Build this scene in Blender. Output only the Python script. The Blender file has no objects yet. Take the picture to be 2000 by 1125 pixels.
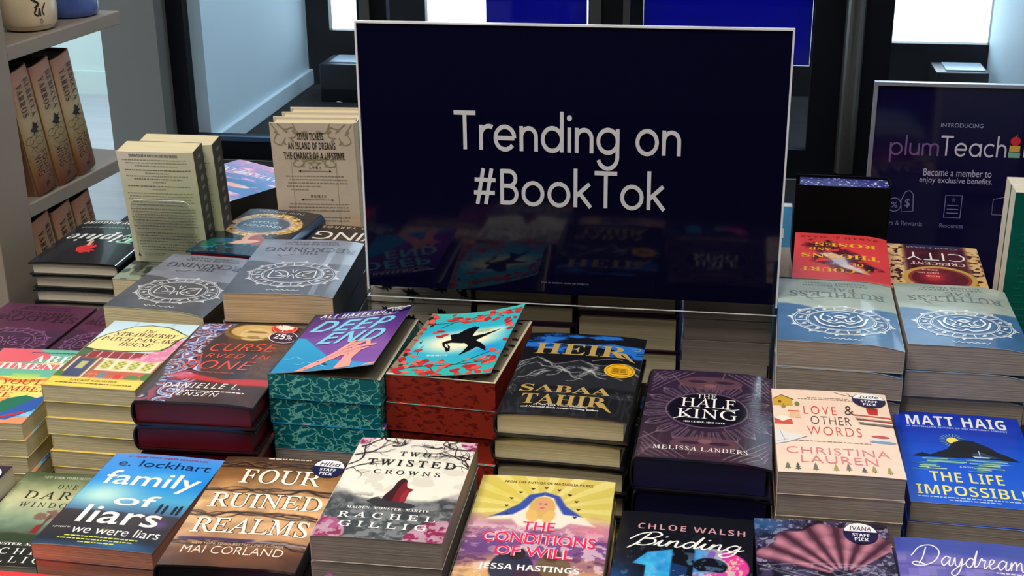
import bpy, math, random
import numpy as np
from mathutils import Matrix, Vector
random.seed(7)
SC = bpy.context.scene
COL = SC.collection
R = math.radians
EYE = 1.62          # camera height above the shop floor
TABLE = 0.75        # table top height

# ------------------------------------------------------------------ objects
def link(o, parent=None):
    COL.objects.link(o)
    if parent is not None:
        o.parent = parent
    return o
def tag(o, label=None, cat=None, group=None, kind=None):
    if label: o['label'] = label
    if cat: o['category'] = cat
    if group: o['group'] = group
    if kind: o['kind'] = kind
    return o
def empty(name, loc, rz=0.0, label=None, cat=None, group=None):
    o = bpy.data.objects.new(name, None)
    o.location = loc
    o.rotation_euler = (0, 0, rz)
    o.empty_display_size = .03
    link(o)
    return tag(o, label, cat, group)
def copy_tree(o, parent=None):
    c = o.copy()
    COL.objects.link(c)
    c.parent = parent
    for ch in o.children:
        copy_tree(ch, c)
    return c

def lin(c):
    c = np.asarray(c, float)
    if c.max() > 1.5 or c.dtype.kind == 'i':
        c = c / 255.0
    return np.where(c <= .04045, c / 12.92, ((c + .055) / 1.055) ** 2.4)
def L4(c):
    v = lin(np.asarray(c, float) / 255.0)
    return (float(v[0]), float(v[1]), float(v[2]), 1.0)

# ------------------------------------------------------------------ materials
def mat(name, col=(128, 128, 128), rough=.5, metal=0.0, spec=.5, coat=0.0, noise=None, bump=None):
    m = bpy.data.materials.new(name)
    m.use_nodes = True
    nt = m.node_tree
    b = nt.nodes['Principled BSDF']
    b.inputs['Base Color'].default_value = L4(col)
    b.inputs['Roughness'].default_value = rough
    b.inputs['Metallic'].default_value = metal
    b.inputs['Specular IOR Level'].default_value = spec
    b.inputs['Coat Weight'].default_value = coat
    b.inputs['Coat Roughness'].default_value = .03
    if noise:
        # noise = (scale xyz, colour 2, factor)
        tc = nt.nodes.new('ShaderNodeTexCoord')
        mp = nt.nodes.new('ShaderNodeMapping'); mp.inputs['Scale'].default_value = noise[0]
        nz = nt.nodes.new('ShaderNodeTexNoise'); nz.inputs['Scale'].default_value = 1.0; nz.inputs['Detail'].default_value = 3
        rp = nt.nodes.new('ShaderNodeValToRGB')
        rp.color_ramp.elements[0].position = .5 - noise[2] / 2; rp.color_ramp.elements[0].color = L4(noise[1])
        rp.color_ramp.elements[1].position = .5 + noise[2] / 2; rp.color_ramp.elements[1].color = L4(col)
        nt.links.new(tc.outputs['Object'], mp.inputs['Vector']); nt.links.new(mp.outputs[0], nz.inputs['Vector'])
        nt.links.new(nz.outputs['Fac'], rp.inputs[0]); nt.links.new(rp.outputs[0], b.inputs['Base Color'])
    if bump:
        tc = nt.nodes.new('ShaderNodeTexCoord')
        mp = nt.nodes.new('ShaderNodeMapping'); mp.inputs['Scale'].default_value = bump[0]
        nz = nt.nodes.new('ShaderNodeTexNoise'); nz.inputs['Scale'].default_value = 1.0; nz.inputs['Detail'].default_value = 2
        bp = nt.nodes.new('ShaderNodeBump'); bp.inputs['Strength'].default_value = bump[1]; bp.inputs['Distance'].default_value = .001
        nt.links.new(tc.outputs['Object'], mp.inputs['Vector']); nt.links.new(mp.outputs[0], nz.inputs['Vector'])
        nt.links.new(nz.outputs['Fac'], bp.inputs['Height']); nt.links.new(bp.outputs[0], b.inputs['Normal'])
    return m
def print_mat(name, rough, coat=0.0, spec=.5):
    """printed card: colour comes from the ink attribute"""
    m = mat(name, rough=rough, coat=coat, spec=spec, bump=((25, 25, 25), .18))
    nt = m.node_tree
    a = nt.nodes.new('ShaderNodeAttribute'); a.attribute_name = 'ink'
    nt.links.new(a.outputs['Color'], nt.nodes['Principled BSDF'].inputs['Base Color'])
    return m
INK = {'matte': print_mat('matte laminated print', .42, spec=.4), 'satin': print_mat('satin print', .3, .15),
       'gloss': print_mat('glossy jacket print', .25, .22), 'sign': print_mat('sign print', .35, spec=.3), 'dark': print_mat('soft-touch black print', .65, spec=.06)}

def pages(name, col, col2):
    return mat(name, col, .8, spec=.15, noise=((6, 6, 700), col2, .5), bump=((3, 3, 900), .5))
PAGE = {'cream': pages('cream paper edges', (220, 208, 174), (198, 186, 150)),
        'white': pages('white paper edges', (214, 206, 190), (192, 184, 168)),
        'grey': pages('greyish paper edges', (164, 153, 145), (144, 134, 126)),
        'tan': pages('tan newsprint edges', (206, 182, 148), (174, 150, 118)),
        'rose': pages('rosy tinted paper edges', (214, 150, 128), (190, 128, 110)),
        'maroon': mat('dark red sprayed edges', (116, 12, 32), .45, noise=((14, 14, 60), (84, 6, 24), .6)),
        'crimson': mat('crimson sprayed edges', (186, 26, 58), .5, noise=((14, 14, 60), (150, 18, 46), .6)),
        'navy': mat('navy sprayed edges', (14, 14, 66), .5, noise=((10, 10, 200), (8, 8, 44), .5)),
        'black': mat('black edges', (16, 14, 22), .5)}
def pattern_edges(name, base, linec, scale, thr, dist=2.0, leafy=False):
    m = mat(name, base, .5, spec=.3)
    nt = m.node_tree; b = nt.nodes['Principled BSDF']
    tc = nt.nodes.new('ShaderNodeTexCoord'); mp = nt.nodes.new('ShaderNodeMapping')
    mp.inputs['Scale'].default_value = scale
    nz = nt.nodes.new('ShaderNodeTexNoise'); nz.inputs['Scale'].default_value = 1.2; nz.inputs['Detail'].default_value = 1
    mx = nt.nodes.new('ShaderNodeVectorMath'); mx.operation = 'MULTIPLY_ADD'
    mx.inputs[1].default_value = (dist, dist, dist)
    vo = nt.nodes.new('ShaderNodeTexVoronoi'); vo.inputs['Scale'].default_value = 1.0
    if leafy:
        vo.feature = 'F1'
    else:
        vo.feature = 'DISTANCE_TO_EDGE'
    rp = nt.nodes.new('ShaderNodeValToRGB'); rp.color_ramp.interpolation = 'LINEAR'
    rp.color_ramp.elements[0].position = thr[0]; rp.color_ramp.elements[0].color = L4(linec)
    rp.color_ramp.elements[1].position = thr[1]; rp.color_ramp.elements[1].color = L4(base)
    l = nt.links.new
    l(tc.outputs['Object'], mp.inputs['Vector']); l(mp.outputs[0], nz.inputs['Vector'])
    l(nz.outputs['Color'], mx.inputs[0]); l(mp.outputs[0], mx.inputs[2]); l(mx.outputs[0], vo.inputs['Vector'])
    l(vo.outputs['Distance'], rp.inputs[0]); l(rp.outputs[0], b.inputs['Base Color'])
    return m
PAGE['teal'] = pattern_edges('teal edges with pale water lines', (0, 104, 116), (120, 200, 190), (62, 62, 90), (.02, .08), 1.7)
PAGE['red'] = pattern_edges('red edges with darker leaf print', (150, 44, 28), (104, 22, 18), (85, 85, 150), (.3, .42), 1.4, True)  # the darker leaves are printed on the red page edges
PAGE['blueprint'] = pattern_edges('white edges with blue printed pattern', (40, 44, 120), (225, 225, 240), (150, 150, 150), (.2, .3), 1.2, True)

def acrylic(name='clear acrylic', tint=(246, 248, 250), refl=.5):
    m = bpy.data.materials.new(name); m.use_nodes = True
    nt = m.node_tree; nt.nodes.clear()
    o = nt.nodes.new('ShaderNodeOutputMaterial'); t = nt.nodes.new('ShaderNodeBsdfTransparent')
    g = nt.nodes.new('ShaderNodeBsdfGlossy'); f = nt.nodes.new('ShaderNodeLayerWeight'); x = nt.nodes.new('ShaderNodeMixShader')
    ml = nt.nodes.new('ShaderNodeMath'); ml.operation = 'MULTIPLY'; ml.inputs[1].default_value = refl
    f.inputs['Blend'].default_value = .35
    t.inputs[0].default_value = L4(tint); g.inputs['Roughness'].default_value = .03
    nt.links.new(f.outputs['Fresnel'], ml.inputs[0]); nt.links.new(ml.outputs[0], x.inputs[0])
    nt.links.new(t.outputs[0], x.inputs[1]); nt.links.new(g.outputs[0], x.inputs[2]); nt.links.new(x.outputs[0], o.inputs[0])
    return m
ACR = acrylic()
ACR_EDGE = mat('bright cut acrylic edge', (225, 228, 235), .15, spec=.8)
GLASS = acrylic('window glass', (247, 251, 253), .35)

# ------------------------------------------------------------------ mesh helpers
def mesh(name, verts, faces, m=None, parent=None, ink=None, smooth=None, mats=None, midx=None):
    me = bpy.data.meshes.new(name)
    me.from_pydata([tuple(map(float, v)) for v in verts], [], [tuple(map(int, f)) for f in faces])
    if ink is not None:
        a = me.attributes.new('ink', 'FLOAT_COLOR', 'POINT')
        c = np.ones((len(verts), 4), np.float32); c[:, :3] = ink
        a.data.foreach_set('color', c.ravel())
    for k in ([m] if mats is None else mats):
        me.materials.append(k)
    if midx is not None:
        me.polygons.foreach_set('material_index', midx)
    if smooth is not None:
        me.polygons.foreach_set('use_smooth', smooth)
    me.update()
    o = bpy.data.objects.new(name, me)
    return link(o, parent)
class MB:
    """collects simple solids that become ONE mesh"""
    def __init__(s): s.v = []; s.f = []
    def box(s, x0, x1, y0, y1, z0, z1, M=None):
        k = len(s.v)
        p = [(x, y, z) for z in (z0, z1) for y in (y0, y1) for x in (x0, x1)]
        if M is not None: p = [tuple(M @ Vector(q)) for q in p]
        s.v += p
        s.f += [tuple(k + i for i in q) for q in ((0, 2, 3, 1), (4, 5, 7, 6), (0, 1, 5, 4), (2, 6, 7, 3), (0, 4, 6, 2), (1, 3, 7, 5))]
        return s
    def lathe(s, prof, n=40, cx=0, cy=0, cz=0):
        k = len(s.v)
        for r, z in prof:
            for i in range(n):
                a = 2 * math.pi * i / n
                s.v.append((cx + r * math.cos(a), cy + r * math.sin(a), cz + z))
        for j in range(len(prof) - 1):
            for i in range(n):
                i2 = (i + 1) % n
                s.f.append((k + j * n + i, k + j * n + i2, k + (j + 1) * n + i2, k + (j + 1) * n + i))
        return s
    def tube(s, pts, r, n=10):
        k = len(s.v); P = [Vector(p) for p in pts]
        for i, p in enumerate(P):
            d = (P[min(i + 1, len(P) - 1)] - P[max(i - 1, 0)]).normalized()
            a = d.orthogonal().normalized(); b = d.cross(a)
            for j in range(n):
                t = 2 * math.pi * j / n
                s.v.append(tuple(p + a * r * math.cos(t) + b * r * math.sin(t)))
        for i in range(len(P) - 1):
            for j in range(n):
                j2 = (j + 1) % n
                s.f.append((k + i * n + j, k + i * n + j2, k + (i + 1) * n + j2, k + (i + 1) * n + j))
        s.f.append(tuple(k + j for j in range(n))[::-1]); s.f.append(tuple(k + (len(P) - 1) * n + j for j in range(n)))
        return s
    def build(s, name, m, parent=None, bevel=0.0, smooth=False, seg=2):
        o = mesh(name, s.v, s.f, m, parent, smooth=[smooth] * len(s.f))
        if bevel:
            b = o.modifiers.new('soft edges', 'BEVEL'); b.width = bevel; b.segments = seg; b.limit_method = 'ANGLE'
        return o

# ------------------------------------------------------------------ lettering
FONTS = {'sb': (0x1D400, 0x1D41A, 0x1D7CE), 'si': (0x1D434, 0x1D44E, None), 'sbi': (0x1D468, 0x1D482, None),
         'sc': (0x1D4D0, 0x1D4EA, None), 'ss': (0x1D5A0, 0x1D5BA, 0x1D7E2), 'ssb': (0x1D5D4, 0x1D5EE, 0x1D7EC),
         'ssi': (0x1D608, 0x1D622, None), 'ssbi': (0x1D63C, 0x1D656, None)}
def uni(s, font):
    if font == 'd': return s
    if font == 'sr': font = 'si'
    U, l, d = FONTS[font]; o = ''
    for ch in s:
        if 'A' <= ch <= 'Z': o += chr(U + ord(ch) - 65)
        elif 'a' <= ch <= 'z': o += '\u210e' if (font == 'si' and ch == 'h') else chr(l + ord(ch) - 97)
        elif '0' <= ch <= '9' and d: o += chr(d + ord(ch) - 48)
        else: o += ch
    return o
_glyphs = {}
def glyphs(s, font, thin=0.0, sp=1.0):
    k = (s, font, thin, sp)
    if k not in _glyphs:
        c = bpy.data.curves.new('lettering', 'FONT'); c.body = uni(s, font); c.size = 1; c.resolution_u = 3
        c.offset = thin; c.space_character = sp; c.fill_mode = 'FRONT'
        o = bpy.data.objects.new('lettering', c)
        me = o.to_mesh()
        v = np.array([p.co[:2] for p in me.vertices], float)
        if font == 'sr': v[:, 0] -= .285 * v[:, 1]      # the italic stood upright again
        f = [tuple(p.vertices) for p in me.polygons]
        o.to_mesh_clear(); bpy.data.objects.remove(o); bpy.data.curves.remove(c)
        a, b = v.min(0), v.max(0)
        _glyphs[k] = ((v - a) / (b - a), f, (b - a)[0] / (b - a)[1])
    return _glyphs[k]
# stroke letters of a geometric sans: lines and arcs on an x-height of 1
def arc(cx, cy, r, a0, a1, n=26, ry=None):
    return [(cx + r * math.cos(R(a0 + (a1 - a0) * i / n)), cy + (ry or r) * math.sin(R(a0 + (a1 - a0) * i / n))) for i in range(n + 1)]
GEO = {
    'T': (1.05, [[(0, 1.47), (1.05, 1.47)], [(.525, 0), (.525, 1.5)]]),
    'r': (.52, [[(.08, 0), (.08, 1)], arc(.46, .58, .38, 180, 62)]),
    'e': (1.08, [[(.09, .5), (.99, .5)], arc(.54, .5, .455, 0, 322)]),
    'n': (.86, [[(.08, 0), (.08, 1)], arc(.43, .57, .35, 180, 0), [(.78, .57), (.78, 0)]]),
    'd': (1.06, [arc(.52, .5, .455, 0, 360), [(.97, 0), (.97, 1.62)]]),
    'i': (.2, [[(.1, 0), (.1, 1)], arc(.1, 1.37, .06, 0, 360)]),
    'g': (1.06, [arc(.52, .5, .455, 0, 360), [(.97, 1), (.97, -.12)] + arc(.52, -.14, .45, 0, -165)]),
    'o': (1.06, [arc(.53, .5, .455, 0, 360)]),
    '#': (1.15, [[(.22, -.02), (.52, 1.5)], [(.62, -.02), (.92, 1.5)], [(.06, .47), (1.06, .47)], [(.1, 1.02), (1.1, 1.02)]]),
    'B': (.86, [[(.09, 0), (.09, 1.5)], [(.09, 1.42), (.42, 1.42)], arc(.42, 1.11, .31, 90, -90), [(.09, .8), (.42, .8)], arc(.42, .44, .36, 90, -90), [(.09, .08), (.42, .08)]]),
    'k': (.8, [[(.08, 0), (.08, 1.62)], [(.74, 1), (.1, .46)], [(.26, .62), (.8, 0)]]),
    'p': (1.06, [arc(.54, .5, .455, 0, 360), [(.09, 1), (.09, -.6)]]),
    'l': (.2, [[(.1, 0), (.1, 1.62)]]),
    'u': (.86, [[(.78, 1), (.78, 0)], [(.08, 1)] + arc(.43, .43, .35, 180, 360) + [(.78, 1)]]),
    'm': (1.42, [[(.08, 0), (.08, 1)], arc(.39, .66, .31, 180, 0) + [(.7, 0)], arc(1.01, .66, .31, 180, 0) + [(1.32, 0)]]),
    'a': (1.06, [arc(.52, .5, .455, 0, 360), [(.97, 0), (.97, 1)]]),
    'c': (.9, [arc(.53, .5, .455, 48, 312)]),
    'h': (.86, [[(.08, 0), (.08, 1.62)], arc(.43, .57, .35, 180, 0) + [(.78, 0)]]),
    ' ': (.42, [])}
def stroke(pts, w, caps=False):
    """flat ribbon along a polyline: vertices (2-D) and faces"""
    P = np.asarray(pts, float); n = len(P)
    closed = n > 3 and np.allclose(P[0], P[-1])
    d = np.gradient(P, axis=0)
    if closed:
        d[0] = d[-1] = P[1] - P[-2]
    d /= np.linalg.norm(d, axis=1)[:, None] + 1e-9
    N = np.stack([-d[:, 1], d[:, 0]], 1)
    ww = np.broadcast_to(np.asarray(w, float), (n,))[:, None] / 2
    v = np.concatenate([P + N * ww, P - N * ww])
    f = [(i, n + i, n + i + 1, i + 1) for i in range(n - 1)]
    if caps:
        for e in (0, n - 1):
            k = len(v); r = float(np.broadcast_to(np.asarray(w, float), (n,))[e]) / 2; a0 = math.atan2(d[e][1], d[e][0]) + (R(90) if e == 0 else R(-90))
            v = np.concatenate([v, P[e] + r * np.array([(math.cos(a0 + math.pi * i / 8), math.sin(a0 + math.pi * i / 8)) for i in range(9)])])
            f.append(tuple(range(k, k + 9)))
    return v, f
def geo_text(s, w=.165, gap=.17):
    out = []; x = 0
    for ch in s:
        adv, st = GEO[ch]
        for q in st:
            v, f = stroke(q, .12 if (ch == 'i' and len(q) > 5) else w)
            out.append((v + np.array([x, 0]), f))
        x += adv + gap
    return out, x - gap
def smooth_line(pts, n=8):
    P = np.asarray(pts, float); out = []
    Q = np.concatenate([P[:1] * 2 - P[1:2], P, P[-1:] * 2 - P[-2:-1]])
    for i in range(1, len(Q) - 2):
        for k in range(n):
            t = k / n
            out.append(.5 * ((2 * Q[i]) + (Q[i + 1] - Q[i - 1]) * t + (2 * Q[i - 1] - 5 * Q[i] + 4 * Q[i + 1] - Q[i + 2]) * t * t + (3 * Q[i] - Q[i - 1] - 3 * Q[i + 1] + Q[i + 2]) * t ** 3))
    out.append(P[-1]); return np.array(out)
# joined-up handwriting: (advance, strokes) on an x-height of 1
HAND = {
    'B': (1.3, [[(-.3, -.5), (.05, .3), (.45, 1.9)], [(-.55, .9), (-.1, 1.75), (.75, 2.15), (1.2, 1.75), (.85, 1.2), (.35, 1.05), (.95, 1.0), (1.1, .45), (.6, -.02), (.05, .1), (.2, .3)]]),
    'D': (1.7, [[(.25, 1.85), (.1, .8), (-.15, .1)], [(-.9, .9), (-.3, 1.85), (.7, 2.1), (1.45, 1.5), (1.2, .5), (.4, -.05), (-.45, -.1), (-.75, .15), (-.3, .25), (.4, 0)]]),
    'i': (.6, [[(-.1, .1), (.2, .9), (.15, .2), (.35, .02), (.6, .3)], [(.3, 1.45), (.34, 1.5)]]),
    'n': (1.05, [[(0, .3), (.15, .95), (.1, 0), (.2, .6), (.55, .98), (.62, .5), (.65, .1), (.8, .02), (1.05, .3)]]),
    'd': (1.1, [[(.75, .8), (.4, 1), (.05, .5), (.25, .02), (.6, .3), (.95, 1.9), (.8, .5), (.85, .05), (1.1, .3)]]),
    'g': (1.1, [[(.75, .85), (.4, 1), (.05, .5), (.3, .1), (.7, .5), (.78, .95), (.65, -.4), (.2, -.9), (-.15, -.6), (.4, -.1), (1.1, .4)]]),
    'a': (1.05, [[(.75, .85), (.4, 1), (.05, .5), (.25, .02), (.65, .5), (.78, .95), (.7, .2), (.85, .02), (1.05, .3)]]),
    'y': (1.05, [[(0, .4), (.12, .95), (.2, .2), (.5, .1), (.75, .9), (.65, -.3), (.25, -.95), (-.1, -.7), (.35, -.1), (1.05, .4)]]),
    'r': (.8, [[(0, .3), (.2, .95), (.3, 1.08), (.35, .85), (.6, .85), (.5, .2), (.62, .02), (.8, .3)]]),
    'e': (.85, [[(0, .3), (.4, .6), (.55, .9), (.3, 1), (.12, .5), (.35, .02), (.85, .35)]]),
    'm': (1.5, [[(0, .3), (.15, .95), (.1, 0), (.2, .6), (.5, .98), (.55, .1), (.62, .6), (.95, .98), (1.02, .3), (1.15, .02), (1.5, .3)]])}
def hand_text(s, w=.12, slant=.25):
    V = np.zeros((0, 2)); F = []; x = 0
    for ch in s:
        adv, st = HAND[ch]
        for q in st:
            p = smooth_line(q, 7); p[:, 0] += x
            v, f = stroke(p, w, True)
            F += [tuple(i + len(V) for i in t) for t in f]; V = np.concatenate([V, v])
        x += adv
    V[:, 0] += V[:, 1] * slant
    return V, F

# ------------------------------------------------------------------ cover painting (100 x 150 sheet)
def vnoise(x, y, seed):
    rs = np.random.RandomState(seed); T = rs.rand(64, 64)
    xi = np.floor(x).astype(int); yi = np.floor(y).astype(int); fx = x - xi; fy = y - yi
    fx = fx * fx * (3 - 2 * fx); fy = fy * fy * (3 - 2 * fy)
    g = lambda a, b: T[b % 64, a % 64]
    return (g(xi, yi) * (1 - fx) + g(xi + 1, yi) * fx) * (1 - fy) + (g(xi, yi + 1) * (1 - fx) + g(xi + 1, yi + 1) * fx) * fy
class Cover:
    def __init__(s, base=(255, 255, 255), nx=120, ny=140, H=150.):
        s.nx, s.ny, s.H = nx, ny, H
        s.X, s.Y = np.meshgrid(np.linspace(0, 100, nx), np.linspace(0, H, ny))
        s.c = np.ones((ny, nx, 3)) * np.array(base, float); s.deco = []; s.aa = 100. / nx * .7
    def fbm(s, sx, sy=None, seed=1, oct=4):
        sy = sy or sx; o = 0; a = .5
        for k in range(oct):
            o = o + a * vnoise(s.X / sx * 2 ** k + 7.3 * k, s.Y / sy * 2 ** k + 3.1 * k, seed + k); a /= 2
        return o / (1 - .5 ** oct)
    def p(s, m, col, k=1.0):
        m = (np.clip(m, 0, 1) * k)[..., None]; s.c = s.c * (1 - m) + np.asarray(col, float) * m; return s
    def vgrad(s, stops):
        ys = [q[0] for q in stops]
        s.c = np.stack([np.interp(s.Y, ys, [q[1][i] for q in stops]) for i in range(3)], -1); return s
    def ell(s, cx, cy, rx, ry, rot=0, soft=None, grow=0):
        a = R(rot); x = s.X - cx; y = s.Y - cy
        u = (x * math.cos(a) + y * math.sin(a)) / rx; v = (-x * math.sin(a) + y * math.cos(a)) / ry
        d = (np.sqrt(u * u + v * v) - 1) * min(rx, ry)
        return np.clip(.5 - d / (2 * (soft or s.aa)), 0, 1)
    def blob(s, cx, cy, rx, ry, rot=0):
        a = R(rot); x = s.X - cx; y = s.Y - cy
        u = (x * math.cos(a) + y * math.sin(a)) / rx; v = (-x * math.sin(a) + y * math.cos(a)) / ry
        return np.exp(-(u * u + v * v))
    def ring(s, cx, cy, rx, ry, w, rot=0):
        a = R(rot); x = s.X - cx; y = s.Y - cy
        u = (x * math.cos(a) + y * math.sin(a)) / rx; v = (-x * math.sin(a) + y * math.cos(a)) / ry
        d = np.abs(np.sqrt(u * u + v * v) - 1) * min(rx, ry) - w / 2
        return np.clip(.5 - d / (2 * s.aa), 0, 1)
    def sd_line(s, pts):
        d = np.full(s.X.shape, 1e9)
        for (x0, y0), (x1, y1) in zip(pts[:-1], pts[1:]):
            dx, dy = x1 - x0, y1 - y0; q = dx * dx + dy * dy + 1e-9
            t = np.clip(((s.X - x0) * dx + (s.Y - y0) * dy) / q, 0, 1)
            d = np.minimum(d, np.hypot(s.X - x0 - t * dx, s.Y - y0 - t * dy))
        return d
    def line(s, pts, w, soft=None):
        return np.clip(.5 - (s.sd_line(pts) - w / 2) / (2 * (soft or s.aa)), 0, 1)
    def poly(s, pts, soft=None):
        d = s.sd_line(list(pts) + [pts[0]]); ins = np.zeros(s.X.shape, bool)
        P = list(pts)
        for (x0, y0), (x1, y1) in zip(P, P[1:] + P[:1]):
            if y0 == y1: continue
            c = ((s.Y >= min(y0, y1)) & (s.Y < max(y0, y1)) & (s.X < x0 + (s.Y - y0) * (x1 - x0) / (y1 - y0)))
            ins ^= c
        d = np.where(ins, -d, d)
        return np.clip(.5 - d / (2 * (soft or s.aa)), 0, 1)
    def rect(s, x0, x1, y0, y1, soft=None): return s.poly([(x0, y0), (x1, y0), (x1, y1), (x0, y1)], soft)
    def step(s, d, soft=None): return np.clip(.5 - d / (2 * (soft or s.aa)), 0, 1)
    # crisp lettering and shapes laid on as ink
    def T(s, txt, x0, x1, y0, y1, col, font='d', thin=0., sp=1., shear=0., rise=0., out=None):
        v, f, _ = glyphs(txt, font, thin, sp)
        def put(v, f, c):
            q = np.stack([x0 + v[:, 0] * (x1 - x0) + shear * v[:, 1] * (y1 - y0), y0 + v[:, 1] * (y1 - y0) + rise * v[:, 0]], 1)
            s.deco.append((q, f, c))
        if out:
            v2, f2, _ = glyphs(txt, font, out[1], sp); put(v2, f2, out[0])
        put(v, f, col); return s
    def S(s, pts, w, col, caps=True, sm=0):
        p = smooth_line(pts, sm) if sm else np.asarray(pts, float)
        v, f = stroke(p, w, caps); s.deco.append((v, f, col)); return s
    def Hd(s, txt, x0, x1, y0, y1, col, w=.12, slant=.25):
        v, f = hand_text(txt, w, slant); a, b = v.min(0), v.max(0); v = (v - a) / (b - a)
        s.deco.append((np.stack([x0 + v[:, 0] * (x1 - x0), y0 + v[:, 1] * (y1 - y0)], 1), f, col)); return s
    def P(s, pts, col):
        s.deco.append((np.asarray(pts, float), [tuple(range(len(pts)))], col)); return s
    def O(s, cx, cy, rx, ry, col, n=36, a0=0, a1=360):
        return s.P([(cx + rx * math.cos(R(a0 + (a1 - a0) * i / n)), cy + ry * math.sin(R(a0 + (a1 - a0) * i / n))) for i in range(n if a1 - a0 >= 360 else n + 1)], col)
    def scribble(s, x0, x1, y, h, col, seed=1):
        """a line of print too small to read"""
        r = random.Random(seed); x = x0
        while x < x1:
            w = r.uniform(1.2, 5); s.P([(x, y), (min(x + w, x1), y), (min(x + w, x1), y + h), (x, y + h)], col); x += w + .9
        return s
    def sheet(s, fmap, keep=None):
        """vertices, faces, ink and smooth flags of the painted sheet mapped through fmap(u, v, off)"""
        u = (s.X / 100).ravel(); v = (s.Y / s.H).ravel()
        V = fmap(u, v, 0.0); nx, ny = s.nx, s.ny
        i = np.arange(nx * ny).reshape(ny, nx)
        F = np.stack([i[:-1, :-1], i[:-1, 1:], i[1:, 1:], i[1:, :-1]], -1).reshape(-1, 4).tolist()
        ink = [lin(np.clip(s.c, 0, 255).reshape(-1, 3) / 255.)]
        Vs = [V]; n = len(V); sm = [True] * len(F)
        boxes = []
        for q, f, c in s.deco:
            q = np.clip(q, (0.2, 0.2), (99.8, s.H - .2)); a, b = q.min(0), q.max(0)
            lv = 1 + max([l for (p0, p1, l) in boxes if (p0 <= b).all() and (p1 >= a).all()], default=-1)
            boxes.append((a, b, lv))
            Vs.append(fmap(q[:, 0] / 100, q[:, 1] / s.H, .00035 + .00005 * min(lv, 16) + .000004 * max(0, lv - 16)))
            F += [tuple(n + j for j in t) for t in f]; sm += [False] * len(f)
            ink.append(np.tile(lin(np.asarray(c, float) / 255.), (len(q), 1))); n += len(q)
        return np.concatenate(Vs), F, np.concatenate(ink), sm

# ------------------------------------------------------------------ books
def top_fn(w, l, t, bow, x0=0.0, lift=None):
    sd, fd, ar = bow
    def f(u, v, off):
        u = np.asarray(u, float); v = np.asarray(v, float)
        z = t - ar * (2 * u - 1) ** 2 - sd * np.clip(1 - u / .3, 0, 1) ** 2 - fd * np.clip((u - .7) / .3, 0, 1) ** 2
        x = -w / 2 + x0 + (w - x0) * u
        if lift:
            a, b, p = lift            # rise at the near and far fore-edge corners, curl power
            h = (a + (b - a) * v) * u ** p
            z = z + h; x = x - .35 * h * u
        return np.stack([x, (v - .5) * l, z + off], -1)
    return f
def skirt(fm, th, n=24):
    """thin edge under the border of a printed sheet"""
    e = [(i / n, 0.) for i in range(n)] + [(1., i / n) for i in range(n)] + [(1 - i / n, 1.) for i in range(n)] + [(0., 1 - i / n) for i in range(n)]
    u = np.array([q[0] for q in e]); v = np.array([q[1] for q in e])
    a = fm(u, v, 0.); b = fm(u, v, -th); k = len(e)
    # underside
    gu, gv = np.meshgrid(np.linspace(0, 1, 13), np.linspace(0, 1, 13)); g = fm(gu.ravel(), gv.ravel(), -th)
    F = [(i, (i + 1) % k, k + (i + 1) % k, k + i) for i in range(k)]
    F += [tuple(2 * k + j for j in (r * 13 + c, r * 13 + c + 1, (r + 1) * 13 + c + 1, (r + 1) * 13 + c)) for r in range(12) for c in range(12)]
    return np.concatenate([a, b, g]), F
class Acc:
    def __init__(s): s.V = []; s.F = []; s.I = []; s.S = []; s.n = 0
    def add(s, V, F, col=None, ink=None, sm=None):
        V = np.asarray(V, float); s.V.append(V); s.F += [tuple(int(i) + s.n for i in f) for f in F]
        s.I.append(ink if ink is not None else np.tile(lin(np.asarray(col, float) / 255.), (len(V), 1)))
        s.S += sm if sm is not None else [False] * len(F); s.n += len(V); return s
    def mesh(s, name, m, parent):
        return mesh(name, np.concatenate(s.V), s.F, m, parent, ink=np.concatenate(s.I), smooth=s.S)
def boxvf(x0, x1, y0, y1, z0, z1):
    b = MB().box(x0, x1, y0, y1, z0, z1); return np.array(b.v), b.f
def page_block(w, l, t, bow, m, parent, hc, mir):
    n = 16; sd, fd, ar = bow
    if hc: xa, xb, yy, z0, dz, x0 = -w / 2 + .003, w / 2 - .006, l / 2 - .004, .0028, .0028, .004
    else: xa, xb, yy, z0, dz, x0 = -w / 2 + .0002, w / 2 - .0006, l / 2 - .0005, .0005, .0004, 0.
    fm = top_fn(w, l, t, bow, x0); xs = np.linspace(xa, xb, n); u = np.clip((xs + w / 2 - x0) / (w - x0), 0, 1)
    zt = fm(u, u * 0, 0.)[:, 2] - dz
    s = -1 if mir else 1
    V = []; F = []
    for y in (-yy, yy):
        V += [(s * x, y, z0) for x in xs] + [(s * x, y, z) for x, z in zip(xs, zt)]
    for i in range(n - 1):
        a, b = i, i + 1
        F += [(a, b, n + b, n + a), (2 * n + b, 2 * n + a, 3 * n + a, 3 * n + b), (n + a, n + b, 3 * n + b, 3 * n + a), (a, 2 * n + a, 2 * n + b, b)]
    F += [(0, n, 3 * n, 2 * n), (n - 1, 3 * n - 1, 4 * n - 1, 2 * n - 1)]
    return mesh('page_block', V, F, m, parent)
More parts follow.
